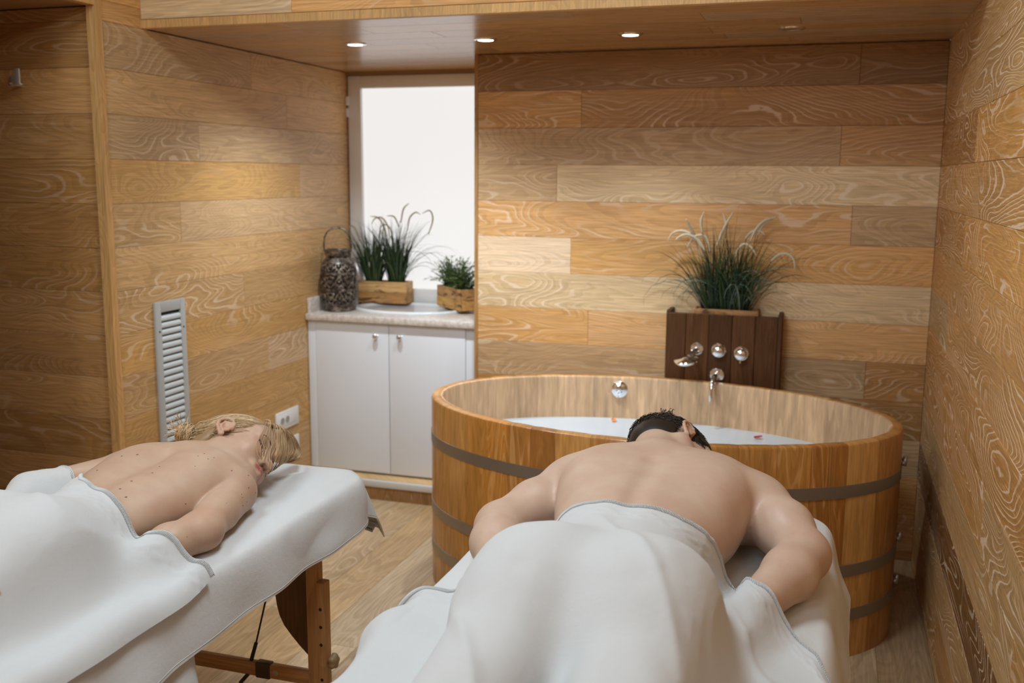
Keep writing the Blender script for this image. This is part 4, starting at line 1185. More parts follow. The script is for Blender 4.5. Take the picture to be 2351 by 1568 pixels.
# ------------------------------------------------------------------ woman
HW = HeadFrame((-1.409, 2.114, 0.867), (0.9831, 0.1832, -0.002), (0.0396, -0.2018, 0.9786), (-0.1789, 0.9621, 0.2057), 1.06)
def make_woman():
    f = Field(axis_pts((-1.90, -1.55, 0.006), (-1.55, -1.255, 0.0026), (-1.255, -1.14, 0.006)),
              axis_pts((0.62, 1.55, 0.009), (1.55, 2.0, 0.0055), (2.0, 2.29, 0.0026)), axis_pts((0.765, 1.005, 0.0034)))
    cx = -1.455
    f.ell((cx, 1.885, 0.843), (0.140, 0.215, 0.075), 0.05)
    f.ell((cx, 1.955, 0.840), (0.150, 0.095, 0.066), 0.05)
    for q in (-1, 1):
        f.ell((cx+q*0.085, 1.88, 0.844), (0.068, 0.16, 0.070), 0.05)
        f.ell((cx+q*0.078, 1.935, 0.868), (0.058, 0.085, 0.042), 0.05)     # shoulder blades
    f.ell((cx, 1.68, 0.836), (0.120, 0.18, 0.070), 0.06)
    f.ell((cx, 1.46, 0.852), (0.165, 0.16, 0.092), 0.06)
    for q in (-1, 1):
        f.ell((cx+q*0.078, 1.40, 0.875), (0.095, 0.125, 0.095), 0.05)
        f.chain([(cx+q*0.085, 1.36, 0.85), (cx+q*0.095, 0.98, 0.835), (cx+q*0.09, 0.65, 0.815)], [0.082, 0.056, 0.042], 0.04)
    # spine groove
    f.cone((cx, 1.58, 0.920), (cx, 1.92, 0.931), 0.009, 0.009, 0.04, True)
    # neck and shoulders
    hb = HW.w((-0.035, 0.0, -0.055))
    f.cone((cx+0.005, 1.99, 0.855), hb, 0.052, 0.050, 0.05)
    f.cone((cx-0.0, 2.01, 0.868), HW.w((-0.055, 0.005, -0.04)), 0.040, 0.036, 0.04)
    for q, sx in ((1, -1.298), (-1, -1.625)):
        f.cone((cx+q*0.02, 2.005, 0.860), (sx-q*0.012, 1.960, 0.832), 0.038, 0.043, 0.045)
    # arms
    sh, el, wr = (-1.302, 1.958, 0.826), (-1.246, 1.735, 0.816), (-1.285, 1.535, 0.806)
    f.ell((-1.302, 1.960, 0.828), (0.050, 0.056, 0.050), 0.024)
    f.chain([sh, (-1.270, 1.85, 0.822), el], [0.049, 0.045, 0.039], 0.006)
    f.ell((-1.240, 1.750, 0.815), (0.040, 0.042, 0.038), 0.02)
    f.chain([el, (-1.258, 1.655, 0.817), wr], [0.041, 0.041, 0.027], 0.018)
    hand(f, wr, (-1.258, 1.655, 0.814), -1, s=0.95)
    sh, el, wr = (-1.622, 1.985, 0.838), (-1.775, 1.835, 0.818), (-1.70, 1.63, 0.806)
    f.ell(sh, (0.054, 0.06, 0.054), 0.035)
    f.chain([sh, el], [0.052, 0.040], 0.014); f.chain([el, wr], [0.041, 0.027], 0.02)
    hand(f, wr, el, 1, s=0.95)
    build_head(f, HW, True)
    f.above(ZT)
    P, Q = f.mesh(); hm = HW.loc(P); P = relax(P, Q, 3, 0.5, np.where((hm[:, 0] > 0.02) & (hm[:, 2] > -0.13) & (np.abs(hm[:, 1]) < .1), 0.35, np.where(np.abs(hm-np.array((0, .085, 0))).max(1) < .05, .3, 1.0)))
    o = fast_mesh('person', P, Q, M_skin_w)
    col = skin_tint(P, HW)
    col = blush(col, P, (-1.235, 1.75, 0.86), (0.04, 0.05, 0.05), 0.5, (1.0, 0.82, 0.76))
    set_tint(o, col)
    setp(o, 'person lying face down with face turned aside, on the table nearest the tall grille', 'person')
    return o, f
WOMAN, FWOM = make_woman()

# ------------------------------------------------------------------ man
HM = HeadFrame((-0.345, 2.385, 0.892), (0.86, -0.06, -0.50), (0.50, 0.0, 0.86), (-0.05, 0.99, -0.10), 1.0)
def make_man():
    f = Field(axis_pts((-0.79, -0.49, 0.0065), (-0.49, -0.20, 0.0032), (-0.20, 0.08, 0.0065)),
              axis_pts((0.42, 1.55, 0.009), (1.55, 2.22, 0.0065), (2.22, 2.52, 0.0032)), axis_pts((0.765, 1.06, 0.0042)))
    cx = -0.335
    f.ell((cx, 2.02, 0.862), (0.174, 0.26, 0.108), 0.06)
    f.ell((cx, 2.14, 0.868), (0.195, 0.11, 0.095), 0.06)
    for q in (-1, 1):
        f.ell((cx+q*0.112, 2.05, 0.868), (0.078, 0.18, 0.097), 0.06)
        f.ell((cx+q*0.105, 2.09, 0.905), (0.085, 0.12, 0.046), 0.06)
    f.ell((cx, 1.80, 0.862), (0.145, 0.21, 0.102), 0.07)
    f.ell((cx, 1.55, 0.868), (0.185, 0.18, 0.108), 0.07)
    for q in (-1, 1):
        f.ell((cx+q*0.09, 1.47, 0.895), (0.105, 0.14, 0.110), 0.06)
        f.chain([(cx+q*0.095, 1.42, 0.86), (cx+q*0.11, 1.0, 0.838), (cx+q*0.10, 0.62, 0.82), (cx+q*0.11, 0.45, 0.805)], [0.094, 0.064, 0.046, 0.035], 0.05)
    f.cone((cx, 1.70, 0.968), (cx, 2.06, 0.985), 0.008, 0.008, 0.035, True)
    f.cone((cx, 2.16, 0.882), HM.w((-0.02, 0.0, -0.07)), 0.072, 0.056, 0.05)
    f.cone((cx-0.01, 2.15, 0.905), HM.w((-0.045, 0.005, -0.06)), 0.052, 0.04, 0.04)
    for q in (-1, 1):
        f.cone((cx+q*0.03, 2.19, 0.897), (cx+q*0.19, 2.155, 0.866), 0.050, 0.054, 0.06)
    # arms: shoulders out, elbows bent, forearms back towards the hips
    sh, el, wr = (-0.540, 2.145, 0.855), (-0.640, 1.945, 0.830), (-0.555, 1.70, 0.812)
    f.ell(sh, (0.070, 0.078, 0.070), 0.04)
    f.chain([sh, (-0.592, 2.05, 0.843), el], [0.066, 0.060, 0.048], 0.016)
    f.ell((-0.637, 1.93, 0.827), (0.05, 0.05, 0.047), 0.02)
    f.chain([el, (-0.618, 1.85, 0.828), wr], [0.050, 0.051, 0.033], 0.02)
    hand(f, wr, (-0.618, 1.85, 0.826), 1, s=1.1)
    sh, el, wr = (-0.118, 2.145, 0.858), (-0.020, 1.975, 0.832), (-0.105, 1.715, 0.812)
    f.ell(sh, (0.068, 0.078, 0.070), 0.04)
    f.chain([sh, (-0.062, 2.06, 0.85), el], [0.066, 0.060, 0.047], 0.016)
    f.ell((-0.015, 1.985, 0.826), (0.040, 0.046, 0.044), 0.02)
    f.chain([el, (-0.042, 1.88, 0.826), wr], [0.049, 0.050, 0.033], 0.02)
    hand(f, wr, (-0.042, 1.88, 0.822), -1, s=1.1)
    build_head(f, HM, False)
    f.above(ZT)
    P, Q = f.mesh(); hm = HM.loc(P); P = relax(P, Q, 3, 0.5, np.where(np.abs(hm-np.array((0, .085, 0))).max(1) < .05, .3, 1.0))
    o = fast_mesh('person', P, Q, M_skin_m)
    col = skin_tint(P, HM, 0.7)
    for c in ((0.0, 1.99, 0.83), (-0.70, 1.93, 0.84)): col = blush(col, P, c, (0.045, 0.05, 0.05), 0.28, (1.0, 0.80, 0.72))
    set_tint(o, col)
    setp(o, 'person lying face down with both elbows bent out on the table before the wooden tub', 'person')
    return o, f
MAN, FMAN = make_man()

# ------------------------------------------------------------------ massage tables
def massage_table(x0, x1, y0, y1, lab, cat='massage table'):
    cx, cy = (x0+x1)/2, (y0+y1)/2
    t = empty('massage_table', (cx, cy, 0), label=lab, cat=cat, group='massage tables')
    bm = bmesh.new(); bm_box(bm, x0+0.004, x1-0.004, y0+0.004, y1-0.004, ZT-0.066, ZT-0.006)
    bmesh.ops.bevel(bm, geom=[e for e in bm.edges if abs(e.verts[0].co.z-e.verts[1].co.z) > 0.03], offset=0.07, segments=6, affect='EDGES')
    bmesh.ops.bevel(bm, geom=[e for e in bm.edges if abs(e.verts[0].co.z-e.verts[1].co.z) < 0.001], offset=0.02, segments=3, affect='EDGES')
    rel(bm_obj('cushion', bm, M_vinyl, None, 50), t)
    def wd(name, a, b, c, d, e, g, bev=0.003, col=(0.42, 0.22, 0.085, .2), par=t):
        o = rbox(name, a, b, c, d, e, g, parent=t, mat=M_beech, bev=bev); vt(o, col); return o
    def vt(o, col):
        o.color = col; me = o.data; ul = me.uv_layers.new(name='UVMap'); d = o.dimensions
        big = max(range(3), key=lambda i: max(v.co[i] for v in me.vertices)-min(v.co[i] for v in me.vertices))
        oth = [i for i in range(3) if i != big]
        for lp in me.loops:
            c = me.vertices[lp.vertex_index].co; ul.data[lp.index].uv = (c[big]+cx, c[oth[0]]+c[oth[1]]+cy)
    zf = ZT-0.068
    for xa in (x0+0.012, x1-0.034): wd('side_rail', xa, xa+0.022, y0+0.02, y1-0.02, zf-0.075, zf)
    for ya in (y0+0.02, y1-0.042): wd('end_rail', x0+0.035, x1-0.035, ya, ya+0.022, zf-0.075, zf)
    for ye, s in ((y1-0.235, 1), (y0+0.20, -1)):
        for xe, q in ((x0+0.03, -1), (x1-0.03, 1)):
            ly0, ly1 = ye-0.017, ye+0.017
            lg = wd('leg', xe-0.016, xe+0.016, ly0, ly1, 0.20, zf)
            xo = xe+q*0.0165; xb = xo+q*0.022
            ext = wd('leg_extension', min(xo, xb), max(xo, xb), ly0-0.006, ly1-0.006, 0.0, 0.545, col=(0.40, 0.20, 0.075, .2))
            for zz in (0.475, 0.427, 0.379, 0.283, 0.235):
                h = rel(lathe('peg_hole', [(0.0, 0.0004), (0.0045, 0.0004), (0.0045, 0.0), (0.0, 0.0)], M_dark, None, 10, (0, 0, 0), 'Y-'), t)
                h.parent = ext; h.matrix_parent_inverse = Matrix.Identity(4); h.matrix_basis = Matrix.Translation(((xo+xb)/2, ly0-0.0061, zz))
            for zz in (0.331, 0.187):
                V, F = [], []
                n = 30
                for (r, yv) in ((0.006, 0.0), (0.012, 0.006), (0.0185, 0.009), (0.0195, 0.018), (0.016, 0.023), (0.0, 0.024)):
                    for k in range(n):
                        a = 2*math.pi*k/n; rr = r*(1+0.11*math.cos(5*a)*(r > 0.015)); V.append((rr*math.cos(a), -yv, rr*math.sin(a)))
                for i in range(5):
                    for k in range(n): F.append((i*n+k, (i+1)*n+k, (i+1)*n+(k+1) % n, i*n+(k+1) % n))
                kb = mesh_obj('knob', V, F, M_khaki, None, True)
                kb.parent = t; kb.matrix_parent_inverse = Matrix.Translation(-Vector(t.location))
                kb.matrix_basis = Matrix.Translation((xb+q*0.0, ye-0.006, zz)) @ Matrix.Rotation(math.pi/2*q, 4, 'Z')
            # curved plywood gusset bracing the leg under the rail
            prof = []
            for i in range(15):
                f = i/14; z = zf-0.02-f*0.355; w = 0.155*(1-f**2.6)*(1.0-0.28*math.sin(math.pi*min(1, f*1.3)))+0.002
                prof.append((w, z))
            V, F = [], []
            for yv in (ye-0.005, ye+0.005):
                for (w, z) in prof: V += [(xe-q*0.015, yv, z), (xe-q*(0.015+w), yv, z)]
            m = len(prof)*2
            for i in range(len(prof)-1):
                a = 2*i
                F += [(a, a+1, a+3, a+2), (m+a, m+a+2, m+a+3, m+a+1), (a+1, m+a+1, m+a+3, a+3), (a, a+2, m+a+2, m+a)]
            F += [(0, m, m+1, 1), (m-2, m-1, 2*m-1, 2*m-2)]
            g = rel(mesh_obj('gusset', V, F, M_beech, None, False), t); vt(g, (0.12, 0.055, 0.022, .1))
        # folding stretcher between the two legs, hinged in the middle
        zs = 0.272
        hx = x1-0.185
        for (a, b) in ((x0+0.045, hx-0.002), (hx+0.002, x1-0.045)):
            wd('stretcher', a, b, ye-0.010, ye+0.010, zs-0.019, zs+0.019)
        h = rbox('hinge', hx-0.022, hx+0.022, ye-0.0125, ye+0.0125, zs-0.022, zs+0.022, parent=t, mat=plain('hinge_brown', (0.05, 0.03, 0.015), 0.4), bev=0.004)
        rel(lathe('rivet', [(0.0, 0.002), (0.006, 0.0015), (0.0075, 0.0), (0.0, 0.0)], M_steel, None, 14, (hx+0.038, ye-0.0102, zs), 'Y-'), t)
        # support cables above and below the stretcher
        kx = hx-0.035
        rel(tube('cable', [(kx-0.006, ye, zs+0.010), (kx+0.012, ye, zs+0.07), (kx+0.115, ye-s*0.02, zf-0.02)], 0.0026, M_black, None, 8), t)
        rel(tube('cable_crimp', [(kx-0.006, ye, zs+0.014), (kx+0.012, ye, zs+0.07)], 0.0055, M_black, None, 8), t)
        rel(tube('cable_crimp', [(kx-0.010, ye-s*0.004, zs-0.016), (kx-0.028, ye-s*0.02, zs-0.040)], 0.0055, M_black, None, 8), t)
        rel(tube('cable', [(kx-0.006, ye, zs-0.010), (kx-0.028, ye-s*0.02, zs-0.040), (kx-0.12, ye-s*0.12, 0.14), (kx-0.2, ye-s*0.24, 0.06)], 0.0026, M_black, None, 8), t)
    return t
TWX0, TWX1, TMX0, TMX1 = -1.925, -1.185, -0.702, 0.012
TY0, TY1, TY1W = 0.55, 2.43, 2.405
massage_table(TWX0, TWX1, TY0, TY1W, 'wooden-legged massage table with height knobs, standing beside the oak wall with the grille')
massage_table(TMX0, TMX1, TY0, TY1, 'massage table directly before the wooden tub, hidden under white towels')

# ------------------------------------------------------------------ cloths
_rs = np.random.RandomState(5)
def smooth_noise(X, Y, scale, seed):
    """value noise on a plane (numpy)"""
    r = np.random.RandomState(seed); G = r.rand(64, 64)*2-1
    u, v = X*scale+100.3, Y*scale+57.7
    i, j = np.floor(u).astype(int), np.floor(v).astype(int); fu, fv = u-i, v-j
    fu = fu*fu*(3-2*fu); fv = fv*fv*(3-2*fv)
    g = lambda a, b: G[a % 64, b % 64]
    return (g(i, j)*(1-fu)+g(i+1, j)*fu)*(1-fv)+(g(i, j+1)*(1-fu)+g(i+1, j+1)*fu)*fv
def grid_obj(name, P, mat, thick, **kw):
    """P[nu, nv, 3] grid to a mesh with thickness"""
    nu, nv = P.shape[:2]
    idx = np.arange(nu*nv).reshape(nu, nv)
    Q = np.stack([idx[:-1, :-1], idx[1:, :-1], idx[1:, 1:], idx[:-1, 1:]], -1).reshape(-1, 4)
    # normals for thickness (below the given surface)
    du = np.gradient(P, axis=0); dv = np.gradient(P, axis=1); N = np.cross(du, dv); N /= np.maximum(np.linalg.norm(N, axis=2, keepdims=True), 1e-9)
    B = P-N*thick
    n = nu*nv
    allp = np.concatenate([P.reshape(-1, 3), B.reshape(-1, 3)])
    rim = np.concatenate([idx[0, :], idx[1:, -1], idx[-1, -2::-1], idx[-2:0:-1, 0]])
    r2 = np.roll(rim, -1)
    S = np.stack([r2, rim, rim+n, r2+n], 1)
    Qa = np.concatenate([Q, Q[:, ::-1]+n, S])
    o = fast_mesh(name, allp, Qa, mat)
    o.data.set_sharp_from_angle(angle=math.radians(70))
    return setp(o, **kw)
def edge_drop(d, flare, r=0.016):
    """cloth past an edge: outward and downward travel after arc length d"""
    th1 = math.pi/2-flare; n = 60
    dd = np.linspace(0, max(float(np.max(d)), 1e-3), n); th = th1*(1-np.exp(-dd/r)); st = np.gradient(dd)
    ox = np.concatenate([[0], np.cumsum((np.cos(th[1:])+np.cos(th[:-1]))/2*np.diff(dd))]); oz = np.concatenate([[0], np.cumsum((np.sin(th[1:])+np.sin(th[:-1]))/2*np.diff(dd))])
    return np.interp(d, dd, ox), np.interp(d, dd, oz)
def hem_obj(name, pts, r, mat, parent):
    V, F = tube_data(pts, r, 6); o = mesh_obj(name, V, F, mat, parent, True); return o

def base_sheet(name, x0, x1, y0, y1, drop_side, drop_end, z, seed, mat, flare=0.10, endflare=0.0, bulge=0.28, hemwave=0.006, label=None, group=None, rr=0.016, extra=None, wrinkle=0.003):
    """a towel spread over the table top: hangs over both sides and over the head end, with free corners"""
    W2 = (x1-x0)/2; cx = (x0+x1)/2
    p = np.concatenate([np.linspace(-W2-drop_side, -W2, 22)[:-1], np.linspace(-W2, W2, 60), np.linspace(W2, W2+drop_side, 22)[1:]])
    q = np.concatenate([np.linspace(y0, y1, 130), np.linspace(y1, y1+drop_end, 22)[1:]])
    Pp, Qq = np.meshgrid(p, q, indexing='ij')
    ea = np.maximum(np.abs(Pp)-W2, 0); eb = np.maximum(Qq-y1, 0); sg = np.sign(Pp)
    l = np.hypot(ea, eb); ph = np.arctan2(eb, np.maximum(ea, 1e-9))
    ph = np.where((ea < 1e-9) & (eb > 0), math.pi/2, np.where(eb < 1e-9, 0, ph))
    ox, oz = edge_drop(l.ravel(), flare, rr); ox = ox.reshape(l.shape); oz = oz.reshape(l.shape)
    c2 = np.sin(2*ph)**2
    se = np.sin(ph)**1.5*endflare
    ox, oz = ox+l*np.sin(se)*(1-np.exp(-l/0.04)), oz*(1-(1-np.cos(se))*0.8)
    # free corner: swings outwards a little and folds
    ox = ox+bulge*l*np.clip(c2*1.5, 0, 1); oz = oz*(1-0.02*c2)
    pdir = ph
    # hanging waves
    wv = smooth_noise(Pp*0.3, Qq, 3.0, seed)*0.024+smooth_noise(Pp*1.5, Qq*0.9, 9.0, seed+1)*0.016
    wv2 = smooth_noise(Pp, Qq*0.3, 7.0, seed+2)*0.02
    side = (ea > 0) & (eb <= 0); end = (eb > 0) & (ea <= 0)
    ox = ox+np.where(side, np.abs(wv)*(ea/max(drop_side, .01))**1.2*0.8, 0)+np.where(end, np.abs(wv2)*(eb/max(drop_end, .01))**1.2, 0)
    rc = 0.07; qq = np.clip(np.minimum(Qq, y1)-(y1-rc), 0, rc); Wq = W2-rc+np.sqrt(np.maximum(rc*rc-qq*qq*0.92, 0))
    X = cx+np.clip(Pp, -W2, W2)*Wq/W2+sg*ox*np.cos(pdir)*(ea > 0); Y = np.minimum(Qq, y1)+ox*np.sin(pdir)*(eb > 0)
    # rounded cushion edges
    d1 = np.clip(1-(W2-np.abs(Pp))/0.05, 0, 1)**2; d2 = np.clip(1-(y1-Qq)/0.05, 0, 1)**2
    inn = (ea <= 0) & (eb <= 0)
    zz = z-oz-0.010*np.maximum(d1, d2)
    zz = zz+np.where(inn, 1, np.exp(-l/0.03))*(smooth_noise(Pp, Qq, 9, seed+3)*wrinkle*0.5+smooth_noise(Pp, Qq, 22, seed+4)*wrinkle*0.35)
    P = np.stack([X, Y, zz], 2)
    if extra is not None: P = extra(P, Pp, Qq, ea, eb)
    o = grid_obj(name, P, mat, 0.0035, label=label, cat='towel', group=group)
    return o, P
def add_hem(o, P, mat, off=0.010, r=0.0009):
    """stitched double hem a finger's width in from the free edges"""
    nu, nv = P.shape[:2]; d = 1
    ring = [P[d, j] for j in range(0, nv-d)]+[P[i, nv-1-d] for i in range(d+1, nu-d)]+[P[nu-1-d, j] for j in range(nv-1-d, -1, -1)]
    h = hem_obj('hem', [tuple(v) for v in ring], r, mat, o); return h

# second, lower towel on the woman's table (its end shows under the hem of the upper one)
o, P = base_sheet('spread_towel', TWX0, TWX1, 0.5, 1.615, 0.235, 0.0008, ZT-0.0045, 31, M_sheet, 0.06, 0, 0, label='lower white towel hanging out beneath a longer one, beside the wooden leg stretcher')
add_hem(o, P, M_hem)
o, PW = base_sheet('spread_towel', TWX0, TWX1, 0.56, TY1W, 0.140, 0.185, ZT, 11, M_sheet, 0.06, 0.10, 0.24, label='white towel spread over a table top, care label showing under its hanging corner', rr=0.02)
add_hem(o, PW, M_hem)
# care label on the inside of the end drop
cl = PW[-6, -4]; 
def care_label(parent):
    a = PW[-14, -3]; b = PW[-8, -3]; a2 = PW[-14, -8]; nrm_ = np.cross(b-a, a2-a); nrm_ /= np.linalg.norm(nrm_)
    inward = np.array([-0.2, -1.0, 0]); 
    if nrm_@inward < 0: nrm_ = -nrm_
    u = (b-a)/np.linalg.norm(b-a); v = np.cross(nrm_, u)
    if v[2] > 0: v = -v
    o_ = a+nrm_*0.0065
    w, h = 0.030, 0.030
    V = [o_, o_+u*w, o_+u*w+v*h, o_+v*h]
    V = V+[p+nrm_*0.0006 for p in V]
    F = [(0, 1, 2, 3), (7, 6, 5, 4), (0, 4, 5, 1), (1, 5, 6, 2), (2, 6, 7, 3), (3, 7, 4, 0)]
    lab = mesh_obj('care_label', V, F, plain('label_satin', (0.45, 0.5, 0.56), 0.4), parent, False, label='small grey-blue printed care label')
    mb = MB(); R = random.Random(4)
    for row, (yy, hh, a0, a1) in enumerate(((0.006, 0.0016, 0.005, 0.027), (0.011, 0.0016, 0.008, 0.025), (0.019, 0.005, 0.006, 0.026), (0.0, 0.03, 0.0, 0.0016))):
        xx = a0
        while xx < a1:
            wv = R.uniform(0.0014, 0.0034) if row < 2 else (0.0034 if row == 2 else 0.0016)
            b0 = o_+nrm_*0.0008+u*xx+v*yy
            mb.add(([b0, b0+u*wv, b0+u*wv+v*hh, b0+v*hh], [(0, 1, 2, 3)])); xx += wv+(0.0008 if row < 2 else 0.0018)
    mb.build('print', plain('label_ink', (0.015, 0.02, 0.04), 0.6), lab, False)
care_label(o)

def man_extra(P, Pp, Qq, ea, eb): return P
o, PM = base_sheet('spread_towel', TMX0, TMX1, 0.56, TY1, 0.150, 0.21, ZT, 17, M_sheet, 0.16, 0.0, 0.2, label='white towel spread over the table before the tub, hanging down in front of the staves', rr=0.022)
add_hem(o, PM, M_hem)

def cover_towel(name, F, x0, x1, z, hem_pts, y_lo, tL, tR, flareL, flareR, seed, label, folds, nx=150, ny=130, gap=0.005, sag=60, emboss=False):
    """a towel laid over a lying figure: rests on the body, bridges the gaps and falls over the table edges.
    hem_pts: (x, y) of the upper hem as seen from above; tL/tR: how far the cloth reaches past the table edges"""
    xs = np.linspace(x0, x1, 170); yhi = max(p[1] for p in hem_pts)+0.02
    ys = np.linspace(y_lo, yhi, 230)
    T = F.top(); ax, ay = F.ax[0], F.ax[1]
    ix = np.interp(xs, ax, np.arange(len(ax))); iy = np.interp(ys, ay, np.arange(len(ay)))
    i0 = np.clip(ix.astype(int), 0, len(ax)-2); j0 = np.clip(iy.astype(int), 0, len(ay)-2)
    inx = (xs >= ax[0]) & (xs <= ax[-1])
    T = np.maximum(T, z)
    H0 = np.maximum(np.maximum(T[np.ix_(i0, j0)], T[np.ix_(i0+1, j0)]), np.maximum(T[np.ix_(i0, j0+1)], T[np.ix_(i0+1, j0+1)]))
    H0[~inx] = z
    H0 = np.maximum(H0, z)+gap
    dxx = xs[1]-xs[0]; dyy = ys[1]-ys[0]
    H = H0.copy()
    for _ in range(sag):            # tension: a membrane held up by the body
        A = np.pad(H, 1, mode='edge'); L = (A[2:, 1:-1]+A[:-2, 1:-1]+A[1:-1, 2:]+A[1:-1, :-2])/4
        H = np.maximum(H0, L-0.00006)
    for _ in range(8):
        A = np.pad(H, 1, mode='edge'); H = np.maximum(H0-0.002, (A[2:, 1:-1]+A[:-2, 1:-1]+A[1:-1, 2:]+A[1:-1, :-2]+4*H)/8)
    edge = np.minimum(np.clip((xs-x0)/0.03, 0, 1), np.clip((x1-xs)/0.03, 0, 1))
    # arc length across, per row
    nd = 50
    dl = np.linspace(0, tL, nd); dr = np.linspace(0, tR, nd)
    oxl, ozl = edge_drop(dl, flareL, 0.03); oxr, ozr = edge_drop(dr, flareR, 0.03)
    ic = np.argmin(np.abs(xs-(x0+x1)/2))
    tgrid = np.linspace(-1, 1, nx)
    Xt = np.zeros((len(ys), nx)); Zt = np.zeros((len(ys), nx))
    Dl = np.zeros((len(ys), nx)); 
    for j in range(len(ys)):
        X = np.concatenate([x0-oxl[::-1][:-1], xs, x1+oxr[1:]]); Z = np.concatenate([H[0, j]-ozl[::-1][:-1], H[:, j], H[-1, j]-ozr[1:]])
        s = np.concatenate([[0], np.cumsum(np.hypot(np.diff(X), np.diff(Z)))]); sc_ = s[nd-1+ic]
        sl, sr = sc_, s[-1]-sc_
        t = np.where(tgrid < 0, sc_+tgrid*sl, sc_+tgrid*sr)
        Xt[j] = np.interp(t, s, X); Zt[j] = np.interp(t, s, Z)
        Dl[j] = np.maximum(np.maximum(x0-Xt[j], Xt[j]-x1), 0)
    hx = np.array([p[0] for p in hem_pts]); hy = np.array([p[1] for p in hem_pts])
    P = np.zeros((nx, ny, 3)); v = np.linspace(0, 1, ny)**0.9
    for i in range(nx):
        # the hem's y depends on where this strand lies across the table
        xm = np.interp(yhi-0.08, ys, Xt[:, i]); yh = np.interp(xm, hx, hy)
        for _ in range(3): xm = np.interp(yh, ys, Xt[:, i]); yh = np.interp(xm, hx, hy)
        yy = y_lo+(yh-y_lo)*v
        P[i, :, 0] = np.interp(yy, ys, Xt[:, i]); P[i, :, 2] = np.interp(yy, ys, Zt[:, i]); P[i, :, 1] = yy
    # folds along the normal, stronger where the cloth hangs free
    du = np.gradient(P, axis=0); dv = np.gradient(P, axis=1); N = np.cross(du, dv); N /= np.maximum(np.linalg.norm(N, axis=2, keepdims=True), 1e-9)
    hang = np.clip(np.maximum(x0-P[:, :, 0], P[:, :, 0]-x1)/0.05, 0, 1)
    amp = folds(P[:, :, 0], P[:, :, 1], P[:, :, 2], hang)
    P = P+N*amp[:, :, None]
    if emboss:
        dh = np.linalg.norm(P-P[:, -1:, :], axis=2); sx = np.cumsum(np.linalg.norm(np.diff(P[:, -1, :], axis=0, prepend=P[:1, -1, :]), axis=1))[:, None]
        w1 = np.exp(-((dh-0.045-0.012*np.sin(sx*70))/0.0045)**2)+np.exp(-((dh-0.045+0.012*np.sin(sx*70))/0.0045)**2)
        P = P+N*(0.0022*np.clip(w1, 0, 1))[:, :, None]
    o = grid_obj(name, P, M_towel, 0.0032, label=label, cat='towel')
    # overlocked edge: little stitches along the upper hem
    ring = [tuple(P[i, -1]+N[i, -1]*0.0005) for i in range(nx)]
    hem_obj('hem', ring, 0.0011, M_hem, o)
    mb = MB()
    for i in range(2, nx-2):
        for f in (0.25, 0.75):
            a = P[i, -1]*(1-f)+P[i+1, -1]*f+N[i, -1]*0.0012; b = P[i, -5]*(1-f)+P[i+1, -5]*f+N[i, -5]*0.001
            d = (a-b); L = np.linalg.norm(d); b = a-d/L*min(L, 0.011)
            mb.add(tube_data([tuple(a), tuple((a+b)/2+N[i, -1]*0.0008), tuple(b)], 0.0009, 5))
    mb.build('overlock_stitching', M_hem, o, True, kind='stuff')
    return o, P
def folds_m(X, Y, Z, hang):
    a = 0.0030*smooth_noise(X, Y, 8, 3)+0.0016*smooth_noise(X, Y, 19, 4)
    a += (0.012*smooth_noise(X*0.4+Y*0.9, Y*0.8-X, 7, 5)-0.002)*np.clip((0.88-Z)/0.08, 0, 1)
    r = 1-np.abs(smooth_noise(X*0.9+Y*0.5, Y*0.35-X*0.2, 6, 6)); a += 0.007*np.clip((r-0.72)/0.28, 0, 1)**2*np.clip((1.75-Y)/0.2, 0.15, 1)
    return np.maximum(a, -0.004)*(1-hang)+hang*(0.022*np.sin(Y*26+3*smooth_noise(X, Y, 4, 8))+0.012)
def folds_w(X, Y, Z, hang):
    a = 0.0028*smooth_noise(X, Y, 8, 13)+0.0016*smooth_noise(X, Y, 21, 14)
    a += (0.011*smooth_noise(X*0.5+Y*0.6, Y-X, 7, 15)-0.001)*np.clip((0.88-Z)/0.08, 0, 1)
    r = 1-np.abs(smooth_noise(X*0.7+Y*0.6, Y*0.4-X*0.3, 6, 16)); a += 0.007*np.clip((r-0.72)/0.28, 0, 1)**2*np.clip((1.62-Y)/0.2, 0.15, 1)
    return np.maximum(a, -0.004)*(1-hang)+hang*(0.004*np.sin(Y*30)+0.003)
cover_towel('cover_towel', FMAN, TMX0, TMX1, ZT,
            [(-0.95, 1.70), (-0.74, 1.70), (-0.66, 1.70), (-0.58, 1.755), (-0.50, 1.815), (-0.45, 1.815), (-0.40, 1.79), (-0.30, 1.775), (-0.234, 1.785), (-0.19, 1.815), (-0.165, 1.845), (-0.145, 1.845), (-0.122, 1.795), (-0.098, 1.75), (-0.07, 1.738), (-0.035, 1.72), (0.012, 1.66), (0.05, 1.565), (0.3, 1.3)],
            0.58, 0.085, 0.10, 0.30, 0.35, 23, 'large white towel covering the person before the tub from the waist down', folds_m, nx=230, ny=190, emboss=True)
cover_towel('cover_towel', FWOM, TWX0, TWX1, ZT,
            [(-2.2, 1.90), (-1.84, 1.92), (-1.76, 1.905), (-1.70, 1.885), (-1.64, 1.845), (-1.58, 1.785), (-1.52, 1.72), (-1.47, 1.69), (-1.42, 1.67), (-1.38, 1.655), (-1.34, 1.645), (-1.30, 1.63), (-1.27, 1.62), (-1.21, 1.635), (-1.165, 1.65), (-1.0, 1.65)],
            0.58, 0.12, 0.052, 0.2, 0.1, 41, 'large white towel covering the person by the grille wall from the waist down', folds_w, nx=200, ny=170, emboss=True)

